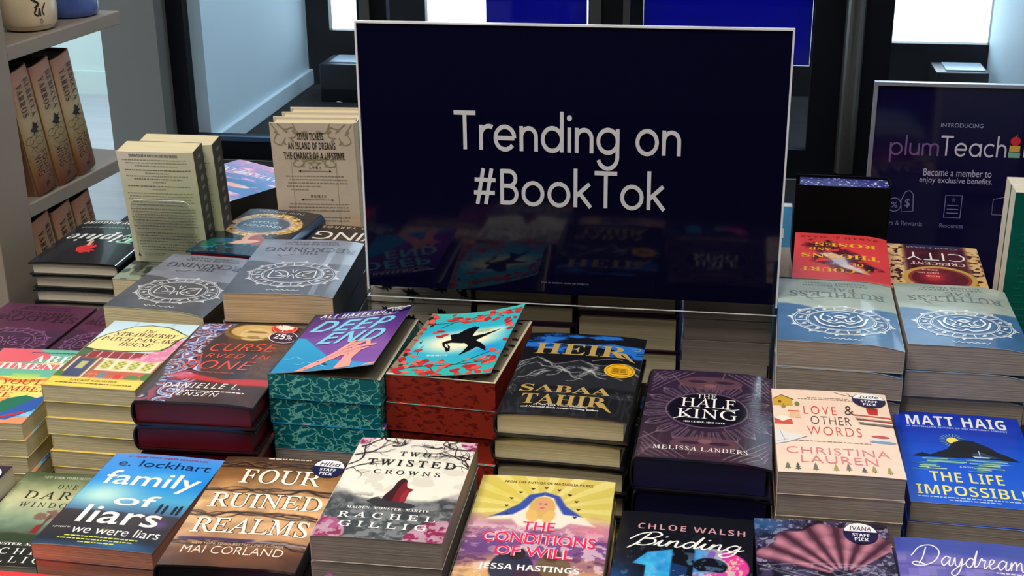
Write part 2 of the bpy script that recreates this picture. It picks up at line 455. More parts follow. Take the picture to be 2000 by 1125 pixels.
def make_book(kind, label, w, l, t, art, page, spine=(40, 40, 45), back=None, bow=(0, 0, 0), ink='satin', mir=False, group=None, lift=None, inner=None, stickers=(), spine_deco=None):
    hc = kind == 'hc'
    root = empty('hardcover_book' if hc else 'paperback_book', (0, 0, 0), 0, label, 'book', group)
    root['thickness'] = t
    back = back or spine
    s = -1 if mir else 1
    A = Acc(); fl = top_fn(w, l, t, bow, .004 if hc else 0.)
    fm = fl if not mir else (lambda u, v, o: fl(1 - np.asarray(u), v, o) * np.array([-1, 1, 1]))
    if hc:
        th = .0024; n = 18; rx = .0075; out = [(w / 2, 0.), (-w / 2 + .006, 0.)]; inn = [(w / 2, th), (-w / 2 + .006, th)]
        zt = float(fl(0., 0., 0.)[2]); zc = zt / 2
        for i in range(1, 14):
            a = R(-90 - 180 * i / 14)
            out.append((-w / 2 + .006 + rx * math.cos(a), zc + zc * math.sin(a))); inn.append((-w / 2 + .006 + (rx - th) * math.cos(a), zc + (zc - th) * math.sin(a)))
        for i in range(n):
            u = .02 + .98 * i / (n - 1); p = fl(u, 0., 0.); out.append((p[0], p[2])); inn.append((p[0], p[2] - th))
        k = len(out); V = []
        for y in (-l / 2, l / 2):
            V += [(s * x, y, z) for x, z in out] + [(s * x, y, z) for x, z in inn]
        F = []
        for i in range(k - 1):
            F += [(i, i + 1, 2 * k + i + 1, 2 * k + i), (k + i, 3 * k + i, 3 * k + i + 1, k + i + 1), (i, k + i, k + i + 1, i + 1), (2 * k + i, 2 * k + i + 1, 3 * k + i + 1, 3 * k + i)]
        F += [(0, 2 * k, 3 * k, k), (k - 1, 2 * k - 1, 4 * k - 1, 3 * k - 1)]
        A.add(V, F, spine)
        off = .0002
    else:
        zt = float(fl(0., 0., 0.)[2])
        for q, c in (((-w / 2 - .0004, -w / 2 + .0001, -l / 2, l / 2, 0, zt), spine), ((-w / 2, w / 2, -l / 2, l / 2, 0, .0005), back)):
            V, F = boxvf(*q)
            if mir: V = V * np.array([-1, 1, 1])
            A.add(V, F, c)
        off = 0.
    if spine_deco:                              # lettering on the flat spine: u along the book, v across the thickness
        for k, (q, f, c) in enumerate(spine_deco):
            yy = (.5 - q[:, 0] / 100) * l; zz = q[:, 1] / 100 * zt
            bx = -w / 2 - .0007 - (.0008 if hc else 0) - .000003 * k - (rx * np.sqrt(np.clip(1 - ((zz - zc) / zc) ** 2, 0, 1)) - .006 if hc else 0 * zz)
            A.add(np.stack([s * bx, yy, zz], 1), f, c)
    if lift:
        A.mesh('cover', INK[ink], root)
        flm = top_fn(w, l, t, bow, 0., lift); B = Acc()
        V, F, I, S = art.sheet(flm); B.add(V, F, ink=I, sm=S); V, F = skirt(flm, .0005); B.add(V, F, (225, 222, 214))
        host = B.mesh('front_cover', INK[ink], root)
        if inner is not None:
            B = Acc(); V, F, I, S = inner.sheet(lambda u, v, o: fl(u, v, o + .0002)); B.add(V, F, ink=I, sm=S); B.mesh('first_page', INK['matte'], root)
        fm = flm
    else:
        V, F, I, S = art.sheet(lambda u, v, o: fm(u, v, o + off)); A.add(V, F, ink=I, sm=S)
        if not hc:
            V, F = skirt(fm, .0005); A.add(V, F, back if page in ('teal', 'red') else (228, 224, 214))
        A.mesh('cover', INK[ink], root)
    page_block(w, l, t, bow, PAGE[page], root, hc, mir)
    for st in stickers: sticker(root, fm, *st)
    return root
def sticker(root, fm, cx, cy, rx, ry, kind, word, label):
    c = Cover(nx=2, ny=2)
    if kind == 'staff':
        c.O(cx, cy, rx, ry, (28, 26, 72)); c.O(cx, cy, rx * .95, ry * .95, (245, 244, 248), a0=8, a1=172)
        c.T(word, cx - rx * .62, cx + rx * .62, cy + ry * .2, cy + ry * .62, (30, 28, 50), 'ssi')
        c.T('STAFF', cx - rx * .5, cx + rx * .5, cy - ry * .34, cy - ry * .04, (240, 240, 248), 'ssb'); c.T('PICK', cx - rx * .4, cx + rx * .4, cy - ry * .76, cy - ry * .44, (240, 240, 248), 'ssb')
    elif kind == 'percent':
        c.O(cx, cy, rx, ry, (236, 232, 240)); c.O(cx, cy, rx * .93, ry * .93, (46, 24, 66)); c.T(word, cx - rx * .62, cx + rx * .66, cy - ry * .42, cy + ry * .42, (245, 242, 248), 'ssb')
    elif kind == 'leaf':
        c.O(cx, cy, rx, ry, (214, 40, 34)); c.O(cx, cy, rx * .9, ry * .9, (236, 190, 170)); c.O(cx, cy, rx * .86, ry * .86, (222, 44, 36))
        lf = [(0, .75), (.14, .45), (.3, .55), (.25, .2), (.48, .35), (.55, .22), (.75, .22), (.62, -.02), (.7, -.1), (.3, -.35), (.34, -.48), (.04, -.42), (.04, -.75)]
        lf = lf + [(-x, y) for x, y in lf[::-1]]
        c.P([(cx + x * rx, cy + y * ry) for x, y in lf], (245, 235, 225))
    elif kind == 'medal':
        c.O(cx, cy, rx, ry, (226, 176, 40)); c.S([(cx + rx * .84 * math.cos(R(a)), cy + ry * .84 * math.sin(R(a))) for a in range(0, 365, 8)], .5, (150, 104, 14))
        c.P([(cx - rx * .55, cy - ry * .4), (cx, cy - ry * .5), (cx, cy + ry * .3), (cx - rx * .5, cy + ry * .4)], (190, 140, 24)); c.P([(cx + rx * .55, cy - ry * .4), (cx, cy - ry * .5), (cx, cy + ry * .3), (cx + rx * .5, cy + ry * .4)], (206, 156, 30))
        for k in range(4): c.S([(cx - rx * .4, cy - ry * (.25 - .15 * k)), (cx - rx * .08, cy - ry * (.3 - .15 * k))], .6, (120, 84, 10)); c.S([(cx + rx * .4, cy - ry * (.25 - .15 * k)), (cx + rx * .08, cy - ry * (.3 - .15 * k))], .6, (120, 84, 10))
    V, F, I, S = c.sheet(lambda u, v, o: fm(u, v, (o - .00035) * 5 + .0012))
    keep = c.nx * c.ny
    F = [tuple(i - keep for i in f) for f in F if min(f) >= keep]
    o = mesh('sticker', V[keep:], F, INK['gloss'], root, ink=I[keep:])
    tag(o, label)
ORD = ['top', 'second', 'third', 'fourth', 'fifth', 'sixth', 'seventh', 'eighth', 'ninth', 'tenth']
def stack(root, x, y, ztop, yaw, n, what, under, group, jit=.0025, flip=False, base=TABLE, below=None):
    """root is the top book; n-1 copies go below it, each a thing of its own"""
    t = root['thickness']; r = random.Random(int(abs(x * 1000) + abs(y * 100)))
    root.location = (x, y, ztop - t); root.rotation_euler[2] = R(yaw) + (math.pi if flip else 0)
    if n > 1: root['group'] = group
    for k in range(1, n):
        c = copy_tree(below or root)
        c.rotation_euler = root.rotation_euler
        for ch in list(c.children):
            if ch.name.startswith('sticker'): bpy.data.objects.remove(ch)
        j = jit * (1 if k < n - 1 else .5)
        c.location = (x + r.uniform(-j, j), y + r.uniform(-j, j) + .001, ztop - t * (k + 1)); c.rotation_euler[2] += R(r.uniform(-.8, .8))
        c['label'] = f'{what}, {ORD[k]} from the top, under {under}'; c['group'] = group
    if below:
        for ch in list(below.children): bpy.data.objects.remove(ch)
        bpy.data.objects.remove(below)
    return root
def stand(root, x, y, z, lean, rz, l, t):
    th = R(90 + lean)
    off = Vector((0, -l / 2 * math.cos(th) - t * math.sin(th), -l / 2 * math.sin(th) + t * math.cos(th)))
    off.rotate(Matrix.Rotation(R(rz), 3, 'Z'))
    root.rotation_euler = (th, 0, R(rz)); root.location = Vector((x, y, z)) - off
    return root

# ------------------------------------------------------------------ cover designs
W_ = (245, 243, 240); K_ = (18, 16, 18)
def art_liars():
    c = Cover(nx=140, ny=150).vgrad([(0, (40, 70, 110)), (9, (26, 34, 52)), (35, (40, 36, 44)), (47, (66, 62, 70)), (56, (70, 110, 150)), (75, (80, 170, 215)), (105, (30, 140, 232)), (135, (58, 150, 238)), (150, (96, 150, 228))])
    c.p(c.blob(22, 78, 24, 17), (196, 236, 224), .95).p(c.blob(58, 112, 22, 9), (120, 200, 245), .6)
    c.p(c.step(c.Y - 52 - 3 * c.fbm(20, 20, 3)) * c.step(18 - c.Y, 6), (52, 44, 50), .75).p(c.blob(64, 40, 18, 7), (70, 60, 66), .6)
    c.p(c.blob(88, 40, 7, 6), (110, 80, 160), .7).p(c.blob(50, 25, 5, 4), (120, 110, 50), .7).p(c.blob(70, 6, 22, 6), (50, 110, 170), .8).p(c.blob(80, 50, 8, 4), (150, 70, 60), .5)
    for x, h in ((78, 9), (83, 8), (91, 8), (95, 9)):
        c.O(x, 60 + h, 1.1, 1.3, (24, 28, 40)); c.P([(x - 1.1, 56), (x + 1.1, 56), (x + 1.3, 60 + h - 1), (x - 1.3, 60 + h - 1)], (24, 28, 40))
    c.T('#1 NEW YORK TIMES BESTSELLER', 14, 87, 142.6, 145.4, (176, 52, 92), 'ssbi')
    c.T('e. lockhart', 11, 94, 127, 138, (24, 40, 84)); c.T('family', 11, 95, 88, 119, W_, thin=.008); c.T('of', 36, 73, 63, 81, W_, thin=.008)
    c.T('liars', 19, 87, 34, 61, W_, thin=.008); c.T('a prequel to', 5, 20, 24, 27.5, W_); c.T('we were liars', 23, 96, 18.5, 30, W_)
    for i, (a, b) in enumerate(((21, 82), (17, 80), (36, 66))): c.scribble(a, b, 13.4 - 4 * i, 1.5, (214, 216, 90), i)
    return c
def art_four():
    c = Cover((150, 104, 62), 140, 150)
    f = c.fbm(16, 10, 5); c.vgrad([(0, (66, 40, 28)), (20, (112, 68, 44)), (35, (186, 138, 98)), (60, (216, 170, 122)), (95, (206, 160, 108)), (122, (150, 104, 62)), (140, (92, 64, 42)), (150, (70, 50, 36))])
    c.c *= (.74 + .5 * f)[..., None]
    c.p(c.blob(50, 8, 30, 10), (140, 84, 44), .5)
    for y0, sd in ((29, 1), (66, 2), (100, 3), (138, 4)):
        r = random.Random(sd)
        for k in range(5):
            pts = [(x, y0 + r.uniform(-4.5, 4.5)) for x in range(-5, 112, 12)]
            c.p(c.line(smooth_line(pts, 4), r.uniform(.7, 2.0)), (48, 32, 28), .9)
            c.p(c.line(smooth_line([(x, y + 1.4) for x, y in pts], 4), .6), (160, 126, 104), .5)
    c.p(c.line([(4, 34), (60, 33)], 3.2), (54, 40, 96), .9).p(c.line([(60, 33), (100, 30)], 2), (150, 146, 170), .8)
    c.scribble(36, 71, 147, 1.6, (220, 210, 196), 2)
    for t, a, b, y0, y1 in (('FOUR', 22, 87, 110, 131), ('RUINED', 9, 97, 75, 95), ('REALMS', 8, 96, 41, 61)):
        c.T(t, a, b, y0, y1, (250, 244, 232), 'sr', thin=.008, out=((96, 58, 34), .03))
    c.T('NEW YORK TIMES BESTSELLING AUTHOR', 16, 84, 26, 28.8, (222, 190, 160), 'ss'); c.T('MAI CORLAND', 11, 86, 15, 24.5, (242, 226, 208), 'd', thin=-.01)
    return c
def art_twisted():
    c = Cover((226, 220, 212), 150, 160)
    f = c.fbm(14, 10, 9); c.p(c.step(c.Y - 62 - 22 * (f - .4), 8), (92, 94, 98)).p(c.step(c.Y - 34 - 16 * (f - .4), 6), (70, 78, 80))
    m = c.ell(52, 88, 50, 40, 0, 2); c.p(m * c.step(52 + 20 * (f - .5) - c.Y, 4), (232, 228, 216)); c.p(m * (f > .56) * c.step(60 - c.Y, 8), (204, 198, 186), .6)
    g = c.fbm(6, 5, 21); c.p((g > .58) * c.step(c.Y - 58, 6), (52, 54, 58), .8).p((g < .4) * c.step(c.Y - 52, 6), (140, 142, 146), .7)
    r = random.Random(4)
    def branch(x, y, a, L, w):
        pts = [(x, y)]
        for _ in range(4): a += r.uniform(-.5, .5); x += L / 4 * math.cos(a); y += L / 4 * math.sin(a); pts.append((x, y))
        c.S(smooth_line(pts, 4), np.linspace(w, w * .55, 4 * 4 + 1), (38, 30, 32))
        if w > .5:
            for _ in range(3): branch(*pts[r.randint(2, 4)], a + r.uniform(-1.1, 1.1), L * .62, w * .55)
    for x, y, a, L in ((-2, 92, 1.35, 22), (-1, 104, 1.1, 24), (2, 120, .55, 26), (4, 134, .2, 26), (30, 136, -.3, 14), (102, 96, 1.75, 22), (101, 108, 2.0, 24), (98, 122, 2.6, 26), (96, 136, 2.95, 26), (72, 138, 3.4, 14), (20, 150, -.9, 12), (84, 150, -2.2, 12)): branch(x, y, a, L, 1.4)
    fl = c.fbm(4, 4, 31)
    for cx, cy, rx in ((0, 150, 12), (100, 150, 14), (0, 4, 24), (100, 0, 30)): c.p(c.ell(cx, cy, rx, rx * 1.0) * (fl > .44), (140, 40, 84)).p(c.ell(cx, cy, rx, rx) * (fl <= .5), (206, 160, 184), .8)
    c.p(c.ell(12, 18, 9, 8) * (fl > .5), (190, 120, 170), .5)
    c.P(smooth_line([(41, 50), (42, 60), (46, 70), (47.5, 79), (51, 86), (55, 83), (56, 77), (58, 72), (63, 70), (60, 65), (60, 54), (57, 46), (47, 45), (41, 50)], 5)[:-1], (118, 18, 32)); c.P(smooth_line([(41, 50), (42, 60), (46, 70), (47.5, 79), (51, 86), (54.5, 83), (52, 76), (50, 64), (49, 50), (44, 47)], 5), (52, 14, 22)); c.P(smooth_line([(56, 48), (55, 60), (58, 70), (60, 66), (60, 54)], 4), (150, 34, 48)); c.P(smooth_line([(30, 50), (36, 56), (46, 52), (62, 50), (70, 46), (60, 42), (40, 43)], 4), (50, 46, 50))
    c.T('TWO', 39, 65, 120.5, 127.5, (28, 24, 26), 'sr', thin=.012, sp=1.6); c.T('TWISTED', 15, 89, 104.5, 114.5, (28, 24, 26), 'sr', thin=.012, sp=1.4); c.T('CROWNS', 24, 79, 91.5, 98, (28, 24, 26), 'sr', thin=.012, sp=1.6)
    c.T('MAIDEN. MONSTER. MARTYR.', 17, 83, 38.5, 42, W_, 'sb', sp=1.2); c.T('RACHEL', 13, 89, 26, 34, W_, 'sr', thin=.014, sp=1.7); c.T('GILLIG', 17, 85, 13.5, 21.5, W_, 'sr', thin=.014, sp=1.7)
    return c
def art_cond():
    c = Cover((214, 196, 104), 150, 160)
    a = np.arctan2(c.Y - 100, c.X - 50); rr = np.hypot(c.Y - 100, c.X - 50); f = c.fbm(18, 12, 12)
    c.p((np.sin(a * 18) > .2) * c.step(18 - rr, 8) * c.step(72 - c.Y, 12), (244, 236, 168), .55)
    c.p(c.blob(20, 125, 26, 20), (214, 196, 70), .5).p(c.blob(92, 118, 22, 22), (206, 190, 90), .5)
    c.p(c.step(c.Y - 86 - 24 * (f - .5), 7), (186, 132, 156)).p(c.step(c.Y - 64 - 26 * (f - .5), 6), (122, 78, 136)).p(c.step(c.Y - 30 - 26 * (f - .5), 8), (196, 144, 104))
    g = c.fbm(8, 5, 40); c.p((g > .6) * c.step(c.Y - 80, 8), (236, 206, 214), .7).p((g < .37) * c.step(c.Y - 72, 8), (84, 52, 100), .7)
    c.p(c.blob(88, 75, 15, 10), (220, 120, 150), .6).p(c.blob(14, 45, 16, 10), (90, 60, 120), .6).p(c.blob(12, 12, 14, 10), (230, 190, 130), .7)
    veil = [(50, 126), (40, 121), (34, 108), (24, 96), (12, 84), (30, 86), (36, 76), (66, 76), (72, 84), (90, 82), (76, 98), (66, 110), (60, 121)]
    c.p(c.poly(veil, 1.2), (238, 226, 214)).p(c.poly([(50, 127), (39, 122), (33, 108), (22, 95), (14, 88), (30, 92), (38, 102), (44, 118), (50, 122)], .8), (48, 76, 166)).p(c.poly([(50, 127), (61, 122), (67, 108), (80, 94), (66, 96), (60, 110), (57, 119), (50, 122)], .8), (48, 76, 166))
    c.p(c.ell(50, 104, 9.5, 16), (214, 172, 96)).p(c.ell(50, 108, 5.2, 8.5), (222, 160, 128)).p(c.ell(44, 92, 4.4, 9, 10), (226, 184, 110)).p(c.ell(56, 92, 4.4, 9, -10), (226, 184, 110)).p(c.ell(48.2, 109.5, .9, .7), (70, 44, 40)).p(c.ell(52, 109.5, .9, .7), (70, 44, 40)).p(c.ell(50, 103.6, 1.4, .8), (170, 70, 70))
    for i in range(11):
        b = R(200 - i * 22); x, y = 50 + 26 * math.cos(b), 103 + 30 * math.sin(b)
        if y > 92: c.P([(x, y - 1.6), (x + 1.7, y + .5), (x + .8, y + 1.5), (x, y + .8), (x - .8, y + 1.5), (x - 1.7, y + .5)], (66, 50, 36))
    c.p(c.ell(38, 22, 15, 20), (36, 40, 66), .9).p(c.ell(40, 40, 6, 8), (44, 30, 34)).p(c.ell(66, 24, 12, 18), (104, 84, 60), .9).p(c.ell(64, 40, 6, 8), (86, 58, 44)).p(c.ell(50, 12, 10, 10), (70, 40, 60), .8)
    c.T('FROM THE AUTHOR OF MAGNOLIA PARKS', 18, 84, 138.5, 142, (120, 96, 60), 'ssb')
    o = ((250, 214, 220), .05)
    c.T('THE', 39, 62, 71, 83, (226, 40, 96), 'd', thin=.012, out=o); c.T('CONDITIONS', 13, 92, 54, 67.5, (226, 40, 96), 'd', thin=.012, rise=-2, out=o); c.T('OF WILL', 24, 78, 37, 50, (226, 40, 96), 'd', thin=.012, rise=-2, out=o)
    c.T('JESSA HASTINGS', 16, 84, 17, 26, W_, 'ssb')
    return c
def art_binding():
    c = Cover((14, 15, 26), 140, 150)
    f = c.fbm(12, 12, 3); g = c.fbm(5, 7, 8)
    one = c.poly([(14, 76), (24, 92), (42, 98), (42, 20), (24, 20), (24, 74)]); thr = c.ring(70, 80, 20, 17, 13) * c.step(58 - c.X) + c.ring(70, 46, 22, 20, 13) * c.step(58 - c.X)
    blue = np.stack([20 + 60 * f, 90 + 130 * f, 190 + 60 * f], -1)
    m = np.clip(one, 0, 1)[..., None]; c.c = c.c * (1 - m) + blue * m
    pk = np.clip((c.X - 58) / 25 + (c.Y < 70) * .4, 0, 1)[..., None]; mix = blue * (1 - pk) + np.stack([200 + 50 * g, 60 + 120 * (g > .55), 130 + 60 * g], -1) * pk
    m = np.clip(thr, 0, 1)[..., None]; c.c = c.c * (1 - m) + mix * m
    c.p(c.poly([(42, 80), (54, 76), (52, 30), (42, 28)]), (24, 60, 120), .8).p(c.blob(0, 40, 18, 30) * (f > .4), (30, 110, 200), .8).p((g > .64) * c.blob(50, 60, 45, 40), (120, 180, 230), .7)
    c.T('CHLOE WALSH', 14, 94, 124, 132, (206, 150, 160), 'ssb', thin=-.012, sp=1.2); c.Hd('Binding', 8, 94, 92, 121, W_, .15)
    return c
def art_hexed():
    c = Cover((38, 30, 56), 150, 160)
    f = c.fbm(7, 7, 5); g = c.fbm(3, 3, 15); c.p((f > .52), (66, 60, 96), .8).p(g > .62, (176, 170, 200), .7).p((f < .38), (18, 14, 30), .9).p(c.blob(6, 142, 18, 14), (50, 110, 170), .7)
    hx, hy = 62, 74
    a = np.arctan2(c.Y - hy, c.X - hx); rr = np.hypot(c.X - hx, (c.Y - hy) * .92); edge = 64 + 3 * np.cos((a - R(100)) * 13)
    fan = c.step(rr - edge, 1.2) * c.step(np.abs(a - R(104)) - R(58), .02) * c.step(10 - rr)
    rib = .5 + .5 * np.cos((a - R(100)) * 20); band = .5 + .5 * np.sin(rr * .42 + f * 4)
    col = np.stack([70 + 100 * rib + 26 * band, 40 + 72 * rib + 16 * band, 60 + 72 * rib + 18 * band], -1); m = np.clip(fan, 0, 1)[..., None]; c.c = c.c * (1 - m) + col * m
    c.p(fan * (rib < .12), (70, 34, 54), .9).p((g > .55) * c.step(c.Y - 76, 5), (46, 40, 72), .9)
    r = random.Random(3)
    for k in range(9): c.p(c.line(smooth_line([(r.uniform(0, 100), r.uniform(60, 90)) for _ in range(4)], 5), .7), (200, 196, 220), .7)
    c.T('HEXED', 18, 88, 52, 71, (206, 148, 160), 'sr', sp=1.15)
    return c
def art_day():
    c = Cover((112, 102, 186), 140, 150)
    bx = ((c.X // 7).astype(int) * 7 + (c.Y // 9).astype(int) * 13) % 5; c.c = np.array([(118, 108, 190), (104, 94, 180), (130, 118, 200), (96, 88, 172), (122, 116, 184)], float)[bx]
    c.p((c.Y % 28 < 2), (86, 76, 160)).p(c.step(128 - c.Y, 5), (56, 70, 164), .9).p(c.rect(60, 100, 0, 100), (104, 92, 168), .5)
    c.p(c.ell(45, 88, 12, 14), (44, 28, 40)).p(c.ell(38, 76, 7, 12), (44, 28, 40)).p(c.ell(53, 78, 6, 12), (44, 28, 40)).p(c.ell(46, 84, 7, 10), (198, 138, 104)).p(c.ell(43.5, 86, 1, .8), K_).p(c.ell(49, 86, 1, .8), K_).p(c.ell(46, 79, 2, .9), (170, 60, 60)).p(c.poly([(22, 30), (30, 66), (44, 72), (58, 66), (66, 30)], 1), (236, 220, 214))
    c.p(c.ell(78, 80, 7, 9), (40, 26, 30)).p(c.ell(78, 75, 6, 9), (160, 104, 78)).p(c.poly([(62, 30), (66, 58), (78, 64), (92, 58), (98, 30)], 1), (60, 64, 120))
    c.Hd('Daydream', 10, 97, 100, 141, (244, 240, 250), .11); c.scribble(72, 97, 108, 1.8, (220, 214, 240), 3)
    return c
def art_heir():
    c = Cover((20, 21, 27), 150, 160)
    f = c.fbm(12, 9, 14); g = c.fbm(22, 8, 30)
    c.p((g > .55) * c.step(98 - c.Y, 8), (20, 70, 150), .8).p((g > .63) * c.step(98 - c.Y, 8), (40, 120, 214), .8).p((f > .6) * c.step(c.Y - 60, 20), (34, 38, 52), .8)
    r = random.Random(6)
    pk = ((14, 101), (30, 88), (50, 98), (70, 90), (88, 97))
    ridge = [(-2, 90), (6, 95), (14, 101), (22, 93), (30, 88), (38, 91), (50, 98), (60, 91), (70, 90), (80, 93), (88, 97), (102, 88)]
    c.p(c.poly(ridge + [(102, 50), (-2, 50)], 3), (36, 38, 45)); c.p(c.line(ridge, .6), (190, 192, 196), .8)
    for k in range(46):
        px, py = pk[k % 5]; sgn = 1 if r.random() < .5 else -1; x = px + sgn * r.uniform(0, 7); y = py - abs(x - px) * .6 - r.uniform(0, 14); L = r.uniform(7, 20)
        q = smooth_line([(x, y), (x + sgn * L * .45, y - L * .3), (x + sgn * L * .7, y - L * .75), (x + sgn * L * 1.1, y - L * .9)], 4)
        c.p(c.line(q, r.uniform(.35, .9)), (206, 208, 210) if k % 3 else (120, 122, 128), .85)
    for q in ([(60, 98), (70, 102), (78, 104), (84, 103)], [(20, 84), (34, 80), (44, 74), (54, 76)], [(50, 84), (62, 78), (76, 74), (88, 66)]): c.p(c.line(smooth_line(q, 5), .8), (190, 192, 196), .8)
    for k in range(24):
        x = r.choice((r.uniform(0, 8), r.uniform(84, 99))); y = r.uniform(28, 80); c.p(c.line([(x, y), (x + r.uniform(-4, 4), y + r.uniform(2, 9))], .5), (120, 112, 76), .8)
    gd = (178, 150, 84)
    c.T('HEIR', 9, 86, 107, 128, gd, 'sb'); c.P([(78, 116), (84, 112), (90, 103), (95, 100), (90, 108), (86, 116)], gd); c.S(smooth_line([(90, 126), (96, 128), (96, 124), (92, 123)], 4), .8, gd)
    c.T('SABAA', 10, 82, 36.5, 49, gd, 'sb'); c.T('TAHIR', 14, 80, 16, 33, gd, 'sb'); c.P([(71, 24), (76, 20), (82, 11), (86, 9), (82, 16), (78, 24)], gd)
    c.T('#1 New York Times bestselling', 25, 67, 13, 16, W_, 'sb'); c.T('and National Book Award-winning author', 16, 76, 8.8, 12, W_, 'sb')
    return c
def art_half():
    c = Cover((50, 36, 58), 160, 170)
    f = c.fbm(10, 10, 4); a = np.arctan2(c.Y - 78, c.X - 50); rr = np.hypot(c.X - 50, c.Y - 78)
    c.c *= (.8 + .4 * f)[..., None]; c.p(c.step(c.Y - 40, 20), (70, 46, 56), .6)
    ln = (152, 130, 148)
    r = random.Random(2)
    for k in range(40):
        b = 2 * math.pi * k / 40; r0 = 30 + 5 * (k % 3); r1 = 44 + 9 * ((k * 7) % 4); ux, uy = math.cos(b), math.sin(b)
        if k % 2: c.p(c.line([(50 + r0 * ux, 78 + r0 * uy), (50 + r1 * ux, 78 + r1 * uy)], .7), ln, .8)
    for k in range(20):
        b = 2 * math.pi * (k + .5) / 20; ux, uy = math.cos(b), math.sin(b); px, py = -uy, ux
        for q in (3.2, 5): c.p(c.line([(50 + 34 * ux + q * px * .7, 78 + 34 * uy + q * py * .7), (50 + 47 * ux + q * px, 78 + 47 * uy + q * py), (50 + 53 * ux, 78 + 53 * uy), (50 + 47 * ux - q * px, 78 + 47 * uy - q * py), (50 + 34 * ux - q * px * .7, 78 + 34 * uy - q * py * .7)], .5), ln, .7)
    for sx, sy in ((0, 0), (1, 0), (0, 1), (1, 1)):
        for k in range(5):
            q = 8 + 6 * k; X = lambda x: x if not sx else 100 - x; Yv = lambda y: y if not sy else 150 - y
            c.p(c.line([(X(3), Yv(q + 8)), (X(3 + q * .4), Yv(q * .75)), (X(q + 4), Yv(3))], .55), (172, 156, 170) if sx else ln, .85)
            c.p(c.line([(X(2), Yv(3 + 5 * k)), (X(12 + 3 * k), Yv(22 - 3 * k))], .45), ln, .6)
    for yc, s in ((128, 1), (24, -1)):
        c.p(c.ell(50, yc, 26, 12), (104, 70, 82), .8).p(c.ell(39, yc + 2, 8, 2.6), (54, 36, 60)).p(c.ell(61, yc + 2, 8, 2.6), (54, 36, 60)).p(c.ell(50, yc - 5 * s, 5, 3.5), (128, 90, 96))
        for k in range(-5, 6): c.p(c.line([(50 + k * 2, yc - 9), (50 + k * 2.3, yc - 16)], .5), (130, 94, 96), .7)
    c.p(c.step(np.hypot((c.X - 49) / 30.5, (c.Y - 80) / 27.5) * 28 - 28), (18, 15, 30)).p(c.ring(49, 80, 32, 29.5, .8), ln, .8)
    c.T('THE', 40, 56, 99.5, 107, W_, 'sr'); c.T('HALF', 28, 71, 84, 99.5, W_, 'sr'); c.T('KING', 26, 73, 65, 81, W_, 'sr')
    c.S([(24, 63), (34, 68)], .9, W_); c.S(smooth_line([(60, 84.5), (68, 82), (74, 84)], 4), .8, W_)
    c.T('HIS CURSE, HER FATE', 32, 64, 57.5, 60.3, W_, 'sb'); c.T('MELISSA LANDERS', 12, 82, 13.5, 19.5, W_, 'sr', sp=1.15)
    return c
